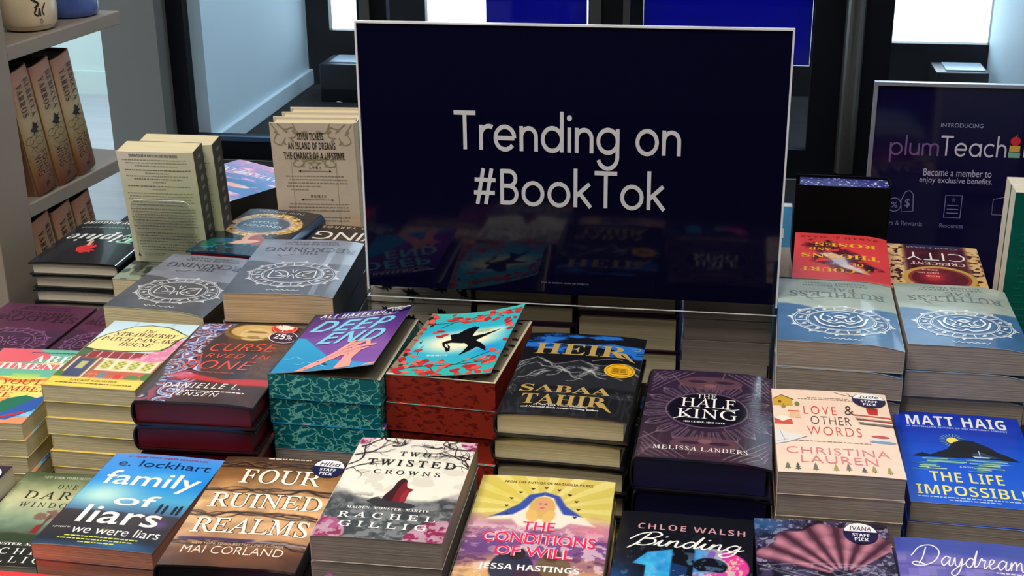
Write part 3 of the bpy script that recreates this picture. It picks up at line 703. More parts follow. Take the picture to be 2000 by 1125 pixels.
def art_love():
    c = Cover((238, 214, 194), 140, 150)
    f = c.fbm(25, 20, 7); c.p(f > .58, (240, 204, 190), .5)
    c.P([(0, 117), (0, 131), (8, 138), (17, 131), (17, 117)], (206, 164, 60)); c.S([(-1, 129), (8, 137.5), (18, 129)], 1.4, (84, 64, 30)); c.O(6, 124, 1.6, 2.6, (120, 84, 30)); c.S([(9, 112), (9, 120)], .6, (90, 80, 50)); c.O(9, 115, 2, 3, (150, 140, 70)); c.O(21, 121, 2.2, 4.5, (120, 130, 70))
    c.P([(0, 82), (16, 82), (15, 91), (0, 94)], (206, 88, 70)); c.P([(0, 93), (7, 87), (15, 92), (9, 99)], (244, 232, 220)); c.P([(13, 95), (23, 94), (22, 106), (14, 106)], (232, 188, 150)); c.P([(12, 106), (23, 106), (22, 108), (13, 108)], (216, 110, 84))
    c.P([(-1, 46), (10, 50), (26, 62), (12, 66), (-1, 72)], (226, 224, 224)); c.S([(0, 46), (10, 50), (26, 61)], .7, (120, 140, 170)); c.S([(0, 50), (10, 55)], .5, (150, 160, 180)); c.S([(4, 70), (8, 52)], .5, (150, 150, 160))
    for k, (col, y) in enumerate((((196, 80, 66), 104), ((236, 220, 200), 100), ((170, 60, 56), 96), ((240, 228, 214), 92), ((110, 90, 84), 88))):
        c.P([(68 + k, y), (101, y - 2), (101, y + .8), (68 + k, y + 2.4)], col); c.S([(68 + k, y), (101, y - 2)], .35, (60, 40, 40))
    c.P([(81, 108), (89, 107), (90, 118), (80, 119)], (190, 52, 46)); c.O(85, 118.5, 5, 1.4, (150, 30, 30)); c.O(87, 64, 9, 5, (210, 218, 226)); c.O(87, 67, 7.5, 2.6, (190, 70, 60)); c.O(88, 58, 11, 2.2, (120, 150, 180))
    r = random.Random(9)
    for x in (8, 16, 30, 46, 56, 68, 76, 88):
        col = r.choice(((150, 160, 70), (84, 92, 78), (168, 180, 110), (110, 120, 100))); h = r.uniform(7, 13); y = r.uniform(3, 8); c.S([(x, y), (x, y + h)], .5, (90, 80, 60))
        for k in range(3): c.P([(x - 2.6 + .6 * k, y + 2 + k * h / 4), (x + 2.6 - .6 * k, y + 2 + k * h / 4), (x, y + 2 + (k + 1.5) * h / 4)], col)
    c.S(smooth_line([(55, 147), (64, 142), (72, 140)], 4), .6, (70, 70, 90)); c.S([(66, 146), (72, 137)], .6, (60, 60, 70)); c.scribble(22, 74, 131, 1, (150, 120, 110), 4); c.scribble(30, 66, 134, 1, (150, 120, 110), 5)
    c.T('LOVE', 26, 54, 102.5, 118, (206, 66, 62), 'd', thin=-.008, sp=1.3); c.T('&', 61, 69, 104, 121, (60, 44, 44), 'd', thin=-.008); c.T('OTHER', 31, 65, 84, 99, (70, 50, 48), 'd', thin=-.012, sp=1.1); c.T('WORDS', 27, 72, 64.5, 80, (206, 74, 68), 'd', thin=-.01, sp=1.2)
    c.scribble(14, 78, 52.6, 1.2, (150, 130, 124), 6); c.T('CHRISTINA', 8, 91, 31, 42.5, (216, 122, 134), 'd', thin=-.006, sp=1.1); c.T('LAUREN', 19, 80, 16.5, 28.5, (218, 130, 142), 'd', thin=-.006, sp=1.1)
    return c
def art_life():
    c = Cover((20, 74, 206), 140, 150); c.vgrad([(0, (20, 86, 214)), (40, (24, 90, 220)), (80, (22, 84, 214)), (120, (16, 58, 188)), (150, (18, 50, 176))])
    c.p(c.step(c.Y - 124 + 6 * np.sin(c.X / 6), .6) * c.step(112 - c.Y), (14, 52, 176), .6).p(c.step(c.Y - 104 + 4 * np.sin(c.X / 5 + 2), .6) * c.step(94 - c.Y), (16, 66, 196), .6)
    for k in range(22):
        b = 2 * math.pi * k / 22; c.S([(42 + 6 * math.cos(b), 101 + 7 * math.sin(b)), (42 + 10 * math.cos(b), 101 + 11 * math.sin(b))], .6, (122, 184, 190))
    c.O(42, 101, 4.6, 5.4, (246, 228, 104))
    isl = [(8, 72), (16, 78), (22, 75), (28, 80), (36, 86), (42, 98), (50, 103), (58, 102), (64, 97), (70, 92), (74, 86), (82, 80), (90, 73)]
    c.P(isl, (20, 28, 40)); c.P([(54, 80), (62, 84), (70, 78), (76, 76), (70, 74), (56, 74)], (40, 70, 100)); c.S([(60, 76), (60, 86)], .5, (220, 230, 240)); c.P([(54, 76), (68, 76), (66, 74), (56, 74)], (200, 214, 230))
    r = random.Random(1)
    for k in range(26):
        y = 71 - k * .8; x = r.uniform(6, 20) + (0 if k % 2 else 42); L = r.uniform(14, 36) * (1 - k / 40); c.S([(x, y), (x + L, y + r.uniform(-1, 1))], r.uniform(.7, 1.6), r.choice(((150, 206, 180), (104, 180, 170), (186, 222, 170), (70, 140, 190))))
    c.T('MATT HAIG', 9, 88, 126, 143.5, (232, 234, 244), 'ssb', sp=1.1); c.T('#1 BESTSELLING AUTHOR OF THE MIDNIGHT LIBRARY', 8, 88, 121.5, 124.5, (170, 200, 240), 'ssb'); c.T('A NOVEL', 42, 54, 56.5, 59, (180, 206, 240), 'ssb')
    c.T('THE LIFE', 18, 72, 33, 48, (238, 232, 130), 'ssb', thin=-.012); c.T('IMPOSSIBLE', 6, 88, 12.5, 27, (238, 232, 130), 'ssb', thin=-.012); c.scribble(6, 86, 8.2, 1.5, (180, 206, 240), 8); c.scribble(28, 66, 4.6, 1.4, (180, 206, 240), 9)
    return c
def art_curse():
    c = Cover((66, 44, 42), 150, 160)
    f = c.fbm(9, 9, 2); c.c *= (.7 + .6 * f)[..., None]; c.p(c.blob(60, 70, 30, 60), (96, 66, 56), .5)
    m = c.fbm(26, 20, 77, 2); sw = np.sin(m * 46 + c.X / 5); band = c.step(np.abs(c.X - 14 - 8 * np.sin(c.Y / 22)) - 15, 2)
    c.p(band, (40, 26, 44)).p(band * c.step(.1 - sw, .15), (232, 228, 242), .95).p(band * c.step(.72 - sw, .08), (96, 104, 170)).p(band * (sw < -.8), (170, 60, 84), .8)
    c.p(c.ell(57, 135, 30, 18), (120, 92, 48)).p(c.ell(57, 137, 24, 15), (196, 160, 92)).p(c.ell(57, 130, 14, 13), (214, 184, 128)).p(c.poly([(46, 133), (68, 133), (64, 137), (50, 137)], 1), (108, 76, 40)).p(c.ell(57, 124, 6, 3), (150, 110, 60)).p(c.ring(57, 138, 26, 16, 1.4), (90, 66, 30)).p(c.fbm(4, 4, 9) * c.ell(57, 135, 24, 15) * .9, (230, 206, 150), .5)
    c.p(c.rect(60, 74, 40, 100, 2), (44, 36, 50), .5).p(c.fbm(5, 3, 66) * c.rect(74, 100, 50, 118, 5), (128, 98, 84), .7)
    c.p(c.poly([(16, 42), (30, 50), (60, 41), (100, 48), (100, 37), (80, 33), (56, 36), (30, 40)], 1.5), (192, 52, 54)).p(c.poly([(10, 46), (22, 54), (36, 46), (24, 40)], 1.5), (216, 96, 120), .8)
    rd = (216, 82, 66)
    c.T('CURSE', 27, 86, 93, 108, rd, 'ssi', thin=-.004, rise=4); c.T('CARVED IN', 11, 85, 79, 87, rd, 'ssi', sp=1.2, rise=3); c.T('BONE', 15, 77, 58, 74, rd, 'ssi', thin=-.004, rise=2)
    c.T('BY THE AUTHOR OF', 36, 65, 52, 54.4, (216, 120, 100), 'ss', sp=1.2)
    c.T('DANIELLE L.', 14, 80, 23, 32, W_, 'ssi', sp=1.15, rise=2); c.T('JENSEN', 25, 66, 9, 17, W_, 'ssi', sp=1.15); c.scribble(25, 86, 18.6, 1.4, W_, 3)
    return c
def art_straw():
    c = Cover((216, 232, 240), 140, 150)
    c.vgrad([(0, (150, 110, 80)), (60, (170, 110, 84)), (70, (206, 220, 214)), (110, (220, 236, 244)), (150, (190, 222, 240))]); c.p(c.rect(28, 31, 120, 150), (190, 200, 204)).p(c.rect(70, 73, 120, 150), (190, 200, 204))
    c.p(c.rect(0, 100, 62, 78), (150, 40, 44)).p(c.rect(0, 100, 60, 63), (240, 232, 214))
    for k in range(9): c.p(c.rect(k * 12, k * 12 + 1.2, 63, 78), (230, 210, 200))
    c.p(c.rect(0, 100, 22, 60), (186, 104, 76)).p(c.rect(0, 33, 18, 63), (120, 92, 70)).p(c.rect(8, 27, 16, 60), (66, 74, 116)).p(c.rect(14, 22, 38, 54), (190, 190, 120)).p(c.line([(6, 16), (6, 63)], 2.2), (236, 226, 200)).p(c.line([(30, 16), (30, 63)], 2.2), (236, 226, 200))
    c.p(c.rect(36, 98, 36, 60), (236, 226, 196))
    for k in range(4):
        x = 44 + k * 15; c.p(c.rect(x - 5, x + 5, 40, 58), (228, 214, 110))
        for q in range(-2, 3): c.p(c.line([(x - 5, 49 + q * 7 - 5), (x + 5, 49 + q * 7 + 5)], .9) * c.rect(x - 5, x + 5, 40, 58), (96, 128, 66)).p(c.line([(x - 5, 49 + q * 7 + 5), (x + 5, 49 + q * 7 - 5)], .9) * c.rect(x - 5, x + 5, 40, 58), (96, 128, 66))
    c.p(c.rect(36, 98, 20, 36), (200, 96, 70)).p((c.fbm(6, 5, 3) > .55) * c.rect(30, 100, 18, 30), (226, 130, 70)).p(c.ell(50, 26, 5, 7), (120, 130, 150)).p(c.ell(84, 24, 8, 6), (100, 130, 60)).p(c.ell(68, 24, 4, 8), (210, 60, 50)).p(c.ell(98, 28, 6, 8), (80, 120, 60)).p(c.ell(3, 24, 6, 8), (90, 120, 60))
    pk = c.fbm(5, 5, 44); c.p(c.poly([(58, 62), (72, 68), (80, 84), (92, 108), (102, 116), (102, 66), (90, 58)], 2) , (226, 132, 168)).p(c.poly([(58, 62), (72, 68), (80, 84), (92, 108), (102, 116), (102, 66), (90, 58)], 2) * (pk > .52), (246, 176, 200), .9).p(c.ell(4, 76, 9, 12), (76, 104, 66))
    sg = [(2, 84), (4, 104), (10, 116), (18, 124), (30, 136), (48, 141), (68, 139), (82, 132), (90, 126), (99, 122), (92, 112), (90, 96), (84, 86), (50, 80), (20, 80)]
    c.P([(50 + (x - 50) * 1.05, 110 + (y - 110) * 1.06) for x, y in sg], (58, 80, 60)); c.P(sg, (244, 230, 150))
    br = (96, 40, 26)
    c.T('The', 46, 60, 124.5, 132, br, 'sbi'); c.T('STRAWBERRY', 17, 89, 113.5, 123, br, 'sbi'); c.T('PATCH PANCAKE', 8, 95, 102, 111, br, 'sbi'); c.T('HOUSE', 33, 71, 91, 99.5, br, 'sbi')
    c.p(c.rect(0, 100, 0, 20, 2), (242, 214, 92)); c.T('LAURIE GILMORE', 23, 74, 12, 16, (150, 110, 40), 'sb'); c.scribble(10, 92, 7, 1.6, (120, 90, 40), 5)
    return c
def art_jim():
    c = Cover((246, 226, 120), 140, 150)
    c.p(c.step(118 - c.Y + 4 * np.sin(c.X / 9)), (112, 190, 170)).p(c.poly([(-2, 118), (44, 120), (66, 134), (40, 150), (-2, 152)], 1), (236, 104, 118)).p(c.rect(0, 100, 104, 117, 1), (236, 112, 126)).p(c.poly([(-2, 88), (60, 92), (102, 86), (102, 106), (-2, 106)], 1), (110, 190, 166))
    c.p(c.step(np.abs(c.Y - 84 - 3 * np.sin(c.X / 12)) - 3), (240, 150, 70)).p(c.rect(40, 70, 86, 96, 2), (180, 220, 110), .8).p(c.step(np.abs(c.Y - 44 - 2 * np.sin(c.X / 10)) - 3), (238, 160, 76)).p(c.step(c.Y - 38), (90, 170, 226)).p((c.fbm(16, 5, 3) > .55) * c.step(c.Y - 38), (150, 210, 240), .8).p(c.step(c.Y - 14 - 2 * np.sin(c.X / 8)), (240, 150, 110))
    c.P([(40, 12), (62, 46), (84, 56), (92, 46), (74, 20)], (28, 116, 90)); c.P([(60, 8), (78, 30), (90, 50), (102, 56), (102, 28), (80, 6)], (44, 92, 176)); c.S([(34, 8), (62, 24)], 3, W_); c.S([(64, 6), (90, 20)], 3.4, (210, 40, 50)); c.P([(78, 52), (100, 74), (102, 56), (90, 48)], (250, 230, 140))
    c.T('ABBY', 44, 104, 120, 136, W_, 'sb'); c.T('JIMENEZ', 14, 104, 103, 118, W_, 'sb')
    rd = (206, 52, 48)
    c.T("SAY YOU'LL", 6, 92, 74, 84, rd, 'sr'); c.T('REMEMBER', 6, 96, 60, 70, rd, 'sr'); c.T('ME', 36, 62, 48, 57, rd, 'sr')
    c.scribble(36, 96, 141, 1.6, (60, 90, 110), 2)
    return c
def art_deep():
    c = Cover((110, 56, 150), 150, 160); c.vgrad([(0, (130, 62, 166)), (80, (112, 54, 148)), (125, (78, 44, 128)), (150, (54, 34, 108))])
    c.p(c.step(c.Y - 118 + .5 * c.X, .6) * c.rect(20, 100, 100, 130, 3), (92, 48, 140), .5).p(c.rect(60, 104, 40, 62, .6), (134, 64, 160), .5)
    c.p(c.poly([(-2, 84), (10, 82), (52, 24), (102, 2), (102, -2), (-2, -2)], .6), (24, 156, 208)).p(c.poly([(76, -2), (70, 17), (102, 2)], .6), (40, 150, 220)).p(c.step(c.Y - 40, 30) * c.poly([(-2, 84), (10, 82), (52, 24), (80, -2), (-2, -2)], .6), (20, 130, 190), .6)
    r = random.Random(5)
    for k in range(7):
        x, y = r.uniform(2, 34), r.uniform(4, 66)
        if y < 78 - 1.3 * x: c.S(smooth_line([(x, y), (x + 7, y - 3), (x + 11, y + 3), (x + 20, y - 4)], 5), .8, (140, 216, 236))
    sk = (242, 160, 150); s2 = (222, 124, 120)
    c.P([(24, 0), (33, -1), (54, 26), (66, 42), (62, 52), (52, 46), (42, 28)], sk); c.P([(60, -1), (76, 2), (72, 22), (76, 42), (70, 54), (62, 44), (62, 20)], sk)
    for (x0, y0), (x1, y1) in (((52, 42), (72, 62)), ((56, 38), (78, 54)), ((60, 34), (80, 46)), ((60, 58), (78, 66)), ((54, 46), (62, 66)), ((66, 50), (86, 52)), ((76, 66), (80, 52))): c.S([(x0, y0), (x1, y1)], 4.4, sk)
    for p in (((56, 44), (70, 56)), ((60, 38), (76, 48)), ((62, 46), (66, 30)), ((44, 26), (58, 40)), ((62, 60), (76, 64))): c.S(p, .8, s2)
    c.S([(40, 20), (50, 12)], 2.6, (46, 40, 84)); c.S(smooth_line([(28, 4), (33, 8), (32, 2), (38, 8)], 4), .7, (90, 50, 70)); c.S([(84, 26), (86, 32)], 1, (160, 90, 180)); c.P([(88, 0), (102, 2), (102, 6), (90, 4)], sk)
    cy = (126, 206, 232)
    c.T('ALI HAZELWOOD', 7, 90, 136.5, 145, W_, 'ssbi', sp=1.2); c.T('#1 New York Times Bestselling Author', 9, 86, 131.5, 135, W_, 'ssbi')
    c.T('DEEP', 7, 86, 98, 127, cy, 'ssi', thin=.018, shear=.12); c.T('END', 24, 86, 64, 93, cy, 'ssi', thin=.018, shear=.12)
    return c
def art_power():
    c = Cover((40, 180, 196), 160, 170)
    c.vgrad([(0, (60, 186, 176)), (40, (34, 176, 200)), (110, (30, 178, 210)), (150, (80, 196, 190))])
    c.p(c.blob(50, 76, 48, 32, 8), (110, 206, 244), .9).p(c.ell(50, 77, 36, 23, 8, 9), (252, 250, 216)).p(c.blob(80, 96, 12, 7, 10), (250, 250, 226), .9).p(c.blob(84, 54, 16, 13), (30, 150, 228), .8)
    r = random.Random(8)
    tw = (66, 48, 58)
    for pts in ([(4, 6), (16, 16), (34, 20), (58, 22), (84, 26)], [(38, -2), (40, 10), (30, 22)], [(58, 22), (74, 36), (90, 48)], [(2, 120), (30, 126), (60, 138), (98, 142)], [(30, 126), (20, 112)], [(70, 140), (80, 128)]): c.S(smooth_line(pts, 6), .9, tw)
    def leaf(x, y, a, L):
        q = [(0, 0), (.35, .3), (.75, .22), (1, 0), (.75, -.22), (.35, -.3)]; col = r.choice(((206, 58, 60), (224, 84, 78), (190, 44, 52), (232, 110, 98)))
        c.P([(x + L * (u * math.cos(a) - v * math.sin(a)), y + L * (u * math.sin(a) + v * math.cos(a))) for u, v in q], col)
    for k in range(130):
        e = k % 4
        if e in (0, 1): x, y = r.uniform(0, 96), r.uniform(0, 26) if r.random() < .7 else r.uniform(24, 36)
        elif e == 2: x, y = r.uniform(0, 98), r.uniform(124, 146)
        else: x, y = r.choice((r.uniform(0, 10), r.uniform(84, 98))), r.uniform(4, 146)
        if (x - 50) ** 2 / 1900 + (y - 76) ** 2 / 2100 > 1: leaf(x, y, r.uniform(0, 6.3), r.uniform(6, 12))
    for x, y in ((14, 98), (17, 104), (20, 92), (24, 90), (88, 102), (91, 95), (86, 108)): leaf(x, y, r.uniform(-1, 1), 10)
    k = (16, 16, 22)
    c.P([(33, 70), (40, 74), (52, 71), (62, 73), (70, 82), (86, 97), (70, 89), (58, 86), (48, 84), (40, 81), (34, 78), (31, 74)], k)
    c.P([(40, 76), (36, 88), (34, 93), (42, 96), (46, 104), (54, 111), (60, 108), (58, 96), (58, 84)], k); c.P([(52, 74), (60, 64), (58, 50), (56, 42), (66, 54), (70, 60), (78, 52), (82, 48), (79, 58), (72, 68), (64, 76)], k)
    c.P([(36, 72), (42, 64), (44, 54), (41, 52), (38, 60), (33, 68), (32, 74)], k); c.P([(35, 72), (39, 66), (41, 60), (36, 66)], (240, 236, 220))
    for i, y in enumerate((99, 95.5)): c.scribble(62 - i, 80 - 6 * i, y, 1.6, (206, 196, 90), i + 2)
    c.scribble(25, 45, 42, 4, (170, 220, 236), 12)
    return c
def inner_deep():
    c = Cover((58, 54, 46), 30, 30); c.p(c.rect(86, 97, 0, 150, .5), (96, 92, 80)).p(c.rect(97.2, 101, -1, 151, .5), (226, 218, 196)); return c
def inner_power():
    c = Cover((140, 128, 110), 110, 120); r = random.Random(3)
    for k in range(90):
        x, y, a, L = r.uniform(0, 100), r.uniform(0, 150), r.uniform(0, 6.3), r.uniform(5, 10)
        q = [(0, 0), (.35, .3), (.75, .22), (1, 0), (.75, -.22), (.35, -.3)]
        c.P([(x + L * (u * math.cos(a) - v * math.sin(a)), y + L * (u * math.sin(a) + v * math.cos(a))) for u, v in q], (34, 30, 26))
    for k in range(7): c.S(smooth_line([(r.uniform(0, 100), r.uniform(0, 150)) for _ in range(4)], 5), .6, (34, 30, 26))
    c.P([(97.6, 0), (100, 0), (100, 150), (97.6, 150)], (232, 222, 196)); c.P([(0, 0), (100, 0), (100, 2), (0, 2)], (232, 222, 196))
    return c
def wheel(c, cx, cy, rx, ry, col, centre, seed=1):
    """engraved ring with twelve panels and a device in the middle"""
    r = random.Random(seed)
    for k in (1, .95, .72, .68): c.S([(cx + rx * k * math.cos(R(a)), cy + ry * k * math.sin(R(a))) for a in range(0, 366, 6)], .95 if k in (1, .72) else .55, col)
    for k in range(12):
        a = R(30 * k + 8); ca, sa = math.cos(a), math.sin(a); c.S([(cx + rx * .72 * ca, cy + ry * .72 * sa), (cx + rx * .95 * ca, cy + ry * .95 * sa)], 1.1, col)
        a = R(30 * k + 23); ca, sa = math.cos(a), math.sin(a); x, y = cx + rx * .83 * ca, cy + ry * .83 * sa
        c.S(smooth_line([(x - 1.6, y - 2), (x + 1.2, y - .6), (x - 1.2, y + .8), (x + 1.8, y + 2)], 3), 1.25, col)
        x, y = cx + rx * 1.07 * ca, cy + ry * 1.07 * sa; c.P([(x - 2.6 * sa - 2 * ca, y + 2.6 * ca - 2 * sa), (x + 2.4 * ca, y + 2.4 * sa), (x + 2.6 * sa - 2 * ca, y - 2.6 * ca - 2 * sa)], col)
        c.S([(cx + rx * 1.03 * math.cos(R(30 * k + 12 + 2 * j)), cy + ry * 1.03 * math.sin(R(30 * k + 12 + 2 * j))) for j in range(11)], .5, col)
    s = rx * .6; t = ry * .6
    for st, w in centre: c.S(smooth_line([(cx + x * s, cy + y * t) for x, y in st], 5), w * 1.35, col)
TWINS = [([(-.85, -.5), (-.85, .5), (-.2, .35), (-.3, -.3), (-.85, -.5)], 1.1), ([(.85, -.5), (.85, .5), (.2, .35), (.3, -.3), (.85, -.5)], 1.1), ([(-.75, -.35), (-.4, .1), (-.6, .3), (-.25, .2)], .9), ([(.75, -.35), (.4, .1), (.6, .3), (.25, .2)], .9), ([(-.15, .6), (0, .1), (.15, .6)], .8), ([(-.1, -.6), (0, -.2), (.1, -.6)], .8)]
LION = [([(-.9, -.3), (-.7, .5), (-.2, .8), (0, .6), (.2, .8), (.7, .5), (.9, -.3)], 1.5), ([(-.6, -.7), (-.7, -.1), (-.3, .4), (0, .2), (.3, .4), (.7, -.1), (.6, -.7)], 1.4), ([(-.4, .1), (-.2, .15), (-.15, -.1)], 1.3), ([(.4, .1), (.2, .15), (.15, -.1)], 1.3), ([(-.2, -.4), (0, -.55), (.2, -.4), (0, -.25), (-.2, -.4)], 1.6), ([(-.5, -.5), (-.3, -.2), (-.45, .1)], 1), ([(.5, -.5), (.3, -.2), (.45, .1)], 1), ([(-.3, -.8), (0, -.9), (.3, -.8)], 1.3)]
def art_zodiac(kind):
    if kind == 'reck':
        c = Cover((104, 104, 112), 110, 120); lo, hi, tx, wc = (124, 130, 146), (80, 82, 92), (58, 60, 74), (206, 208, 216); words = (('THE', 37, 55, 36.5, 44), ('RECKONING', 3, 92, 24, 36)); cen = TWINS
    elif kind == 'ruth':
        c = Cover((120, 140, 150), 110, 120); lo, hi, tx, wc = (158, 172, 164), (62, 104, 150), (100, 114, 118), (228, 236, 242); words = (('RUTHLESS', 8, 90, 31, 44), ('FAE', 33, 56, 20, 29)); cen = LION
    else:
        c = Cover((70, 40, 74), 110, 120); lo, hi, tx, wc = (84, 38, 70), (66, 36, 66), (44, 22, 42), (142, 96, 140); words = (('SHADOW', 4, 94, 32, 46), ('PRINCESS', 14, 84, 21, 30)); cen = TWINS
    f = c.fbm(24, 14, 6)
    d = c.Y - 62 - 13 * np.exp(-((c.X - 50) / 30) ** 2) - 10 * (f - .5)
    c.p(c.step(d, 1), lo).p(1 - c.step(d, 1), hi); c.c *= (.88 + .24 * f)[..., None]
    c.T('CAROLINE PECKHAM', 22, 78, 12.5, 16.5, tx, 'd', sp=1.1); c.T('SUSANNE VALENTI', 24, 76, 6.5, 10.5, tx, 'd', sp=1.1)
    for t, a, b, y0, y1 in words: c.T(t, a, b, y0, y1, tx, 'sr', thin=.006)
    c.S(smooth_line([(60, 44), (68, 48), (76, 46), (70, 52)], 4), .7, tx)
    wheel(c, 48, 99.5, 40, 32, wc, cen)
    for k in range(6): c.S([(33 + k * 5, 140), (35.5 + k * 5, 142.5), (38 + k * 5, 140)], 1, wc)
    return c
def art_elphie():
    c = Cover((26, 29, 38), 90, 100); c.p(c.blob(85, 20, 40, 50), (34, 44, 56), .6)
    c.T('GREGORY MAGUIRE', 4, 97, 4, 13, W_, 'ssbi', sp=1.1); c.T('A WICKED CHILDHOOD', 34, 92, 25, 29, (126, 190, 170), 'ssb', sp=1.2)
    c.T('Elphie', 8, 94, 44, 78, (236, 244, 240), 'sbi'); c.T('E', 5, 28, 44, 80, (126, 206, 170), 'sbi')
    c.P([(52, 84), (60, 92), (66, 100), (62, 112), (54, 118), (46, 112), (49, 102), (44, 96), (48, 88), (50, 94)], (222, 52, 58)); c.P([(47, 102), (40, 110), (46, 108), (44, 116), (52, 112)], (222, 52, 58)); c.P([(56, 74), (60, 76), (58, 92), (54, 92)], (236, 180, 160))
    return c
def art_kclaw():
    c = Cover((28, 34, 44), 120, 130)
    f = c.fbm(8, 8, 3); c.p(c.step(118 - c.Y, 10), (30, 60, 80), .6).p((c.fbm(5, 5, 22) > .62) * c.step(112 - c.Y, 5), (30, 130, 140), .8).p(c.step(c.Y - 22, 6), (46, 46, 50), .6)
    fr = c.ring(52, 54, 42, 34, 11); c.p(fr * (f > .36), (190, 150, 80)).p(fr * (c.fbm(3, 3, 7) > .55), (232, 206, 150)).p(fr * (f < .34), (70, 52, 30))
    c.p(c.ell(52, 54, 35, 26), (70, 90, 112)).p(c.ring(52, 54, 35, 26, 2), (176, 168, 196))
    c.p(c.ell(42, 100, 12, 14, 20), (226, 160, 130)).p(c.ell(34, 104, 10, 18, 30), (150, 70, 50)).p(c.ell(46, 112, 18, 6, 20), (224, 170, 140)).p(c.ell(44, 102, 1.2, .9), K_).p(c.ell(70, 112, 12, 8), (40, 90, 120)).p(c.ell(86, 120, 10, 14), (24, 90, 80))
    c.T('KINGDOM', 25, 76, 55, 62, (206, 226, 234), 'd'); c.T('OF CLAW', 36, 72, 43, 50, (206, 226, 234), 'd'); c.T('DEMI WINTERS', 20, 82, 6, 12, (170, 176, 186), 'd', sp=1.2)
    return c
def art_wing():
    c = Cover((32, 28, 28), 60, 70); c.p(c.ring(50, 80, 46, 40, 2), (130, 116, 96), .8).p(c.fbm(8, 8, 4) * c.ell(50, 80, 44, 38), (70, 60, 52), .5)
    c.T('REBECCA YARROS', 6, 96, 4, 12, (206, 190, 160), 'd', sp=1.2); c.T('WING', 4, 96, 24, 52, (232, 226, 216), 'd'); c.T('FOURTH', 12, 90, 66, 86, (232, 226, 216), 'd')
    return c
def art_fant():
    c = Cover((120, 130, 200), 100, 110); f = c.fbm(22, 9, 4); c.vgrad([(0, (190, 160, 210)), (40, (120, 140, 214)), (80, (70, 130, 190)), (120, (90, 130, 200)), (150, (220, 200, 226))])
    c.p(f > .56, (226, 140, 200), .8).p(f > .66, (244, 220, 236), .8).p(c.ell(50, 84, 34, 12, 8), (60, 120, 180)).p(c.ell(46, 92, 28, 7, 6), (236, 180, 180)).p((c.fbm(20, 5, 14) > .5) * c.ell(46, 92, 28, 7, 6), (250, 226, 214))
    c.T('FANTASYLAND', 4, 98, 34, 50, (226, 246, 246), 'sb', shear=.1); c.T('A NOVEL', 30, 70, 12, 18, (240, 190, 220), 'sb')
    return c
def art_court():
    c = Cover((224, 68, 72), 120, 130); f = c.fbm(8, 8, 5); g = c.fbm(4, 6, 17)
    m = c.poly([(8, 110), (22, 96), (30, 70), (44, 52), (60, 24), (84, 22), (90, 44), (74, 62), (80, 96), (64, 104), (52, 124), (30, 126)], 4)
    c.p(m * (f > .44), (84, 24, 44), .9).p(m * (g > .62), (40, 16, 30)).p(c.poly([(22, 128), (34, 122), (50, 108), (60, 86), (74, 68), (60, 64), (48, 76), (42, 100), (26, 116)], 2), (226, 236, 244)).p(c.blob(52, 90, 9, 16, -20), (150, 206, 230), .8).p(c.fbm(5, 5, 8) * c.poly([(22, 128), (34, 122), (50, 108), (60, 86), (74, 68), (60, 64), (48, 76), (42, 100), (26, 116)], 2), (240, 120, 130), .5)
    y = (240, 190, 60)
    c.T('A COURT', 20, 92, 114, 127, y, 'sb'); c.T('OF', 27, 39, 96, 106, y, 'sb'); c.T('THORNS', 10, 92, 69, 83, y, 'sb'); c.T('AND', 60, 84, 49, 59, y, 'sb'); c.T('ROSES', 12, 78, 32, 44, y, 'sb'); c.T('SARAH J. MAAS', 10, 94, 9, 16, (150, 40, 40), 'sb', sp=1.2)
    return c
def art_city():
    c = Cover((60, 24, 34), 120, 130); f = c.fbm(10, 10, 7)
    c.p(f > .5, (90, 36, 46), .8).p(c.step(26 - c.X, 2) * 0 + c.step(c.X - 14, 3), (224, 186, 130)).p(c.step(82 - c.X, 3), (226, 190, 140)).p((c.fbm(6, 6, 3) > .6) * (c.step(c.X - 14, 3) + c.step(82 - c.X, 3)), (70, 30, 30)).p(c.step(c.Y - 12, 6) * c.rect(20, 80, 0, 20, 2), (30, 40, 80), .9)
    c.p(c.ell(48, 112, 34, 34), (92, 28, 40)).p(c.ring(48, 112, 36, 36, 6), (196, 160, 84)).p(c.ring(48, 112, 31, 31, 3), (150, 60, 40)).p(c.blob(54, 108, 12, 16), (220, 50, 60), .9)
    c.T('CITY', 16, 80, 28, 54, W_, 'd', thin=-.015); c.T('CRESCENT', 18, 76, 60, 70, (236, 200, 190), 'sb'); c.T('HOUSE OF', 48, 66, 84, 89, (230, 200, 190), 'sb'); c.T('EARTH AND', 48, 70, 94, 99, (230, 200, 190), 'sb'); c.T('BLOOD', 48, 62, 104, 109, (230, 200, 190), 'sb'); c.T('SARAH J. MAAS', 22, 78, 8, 13, (170, 160, 170), 'sb')
    return c
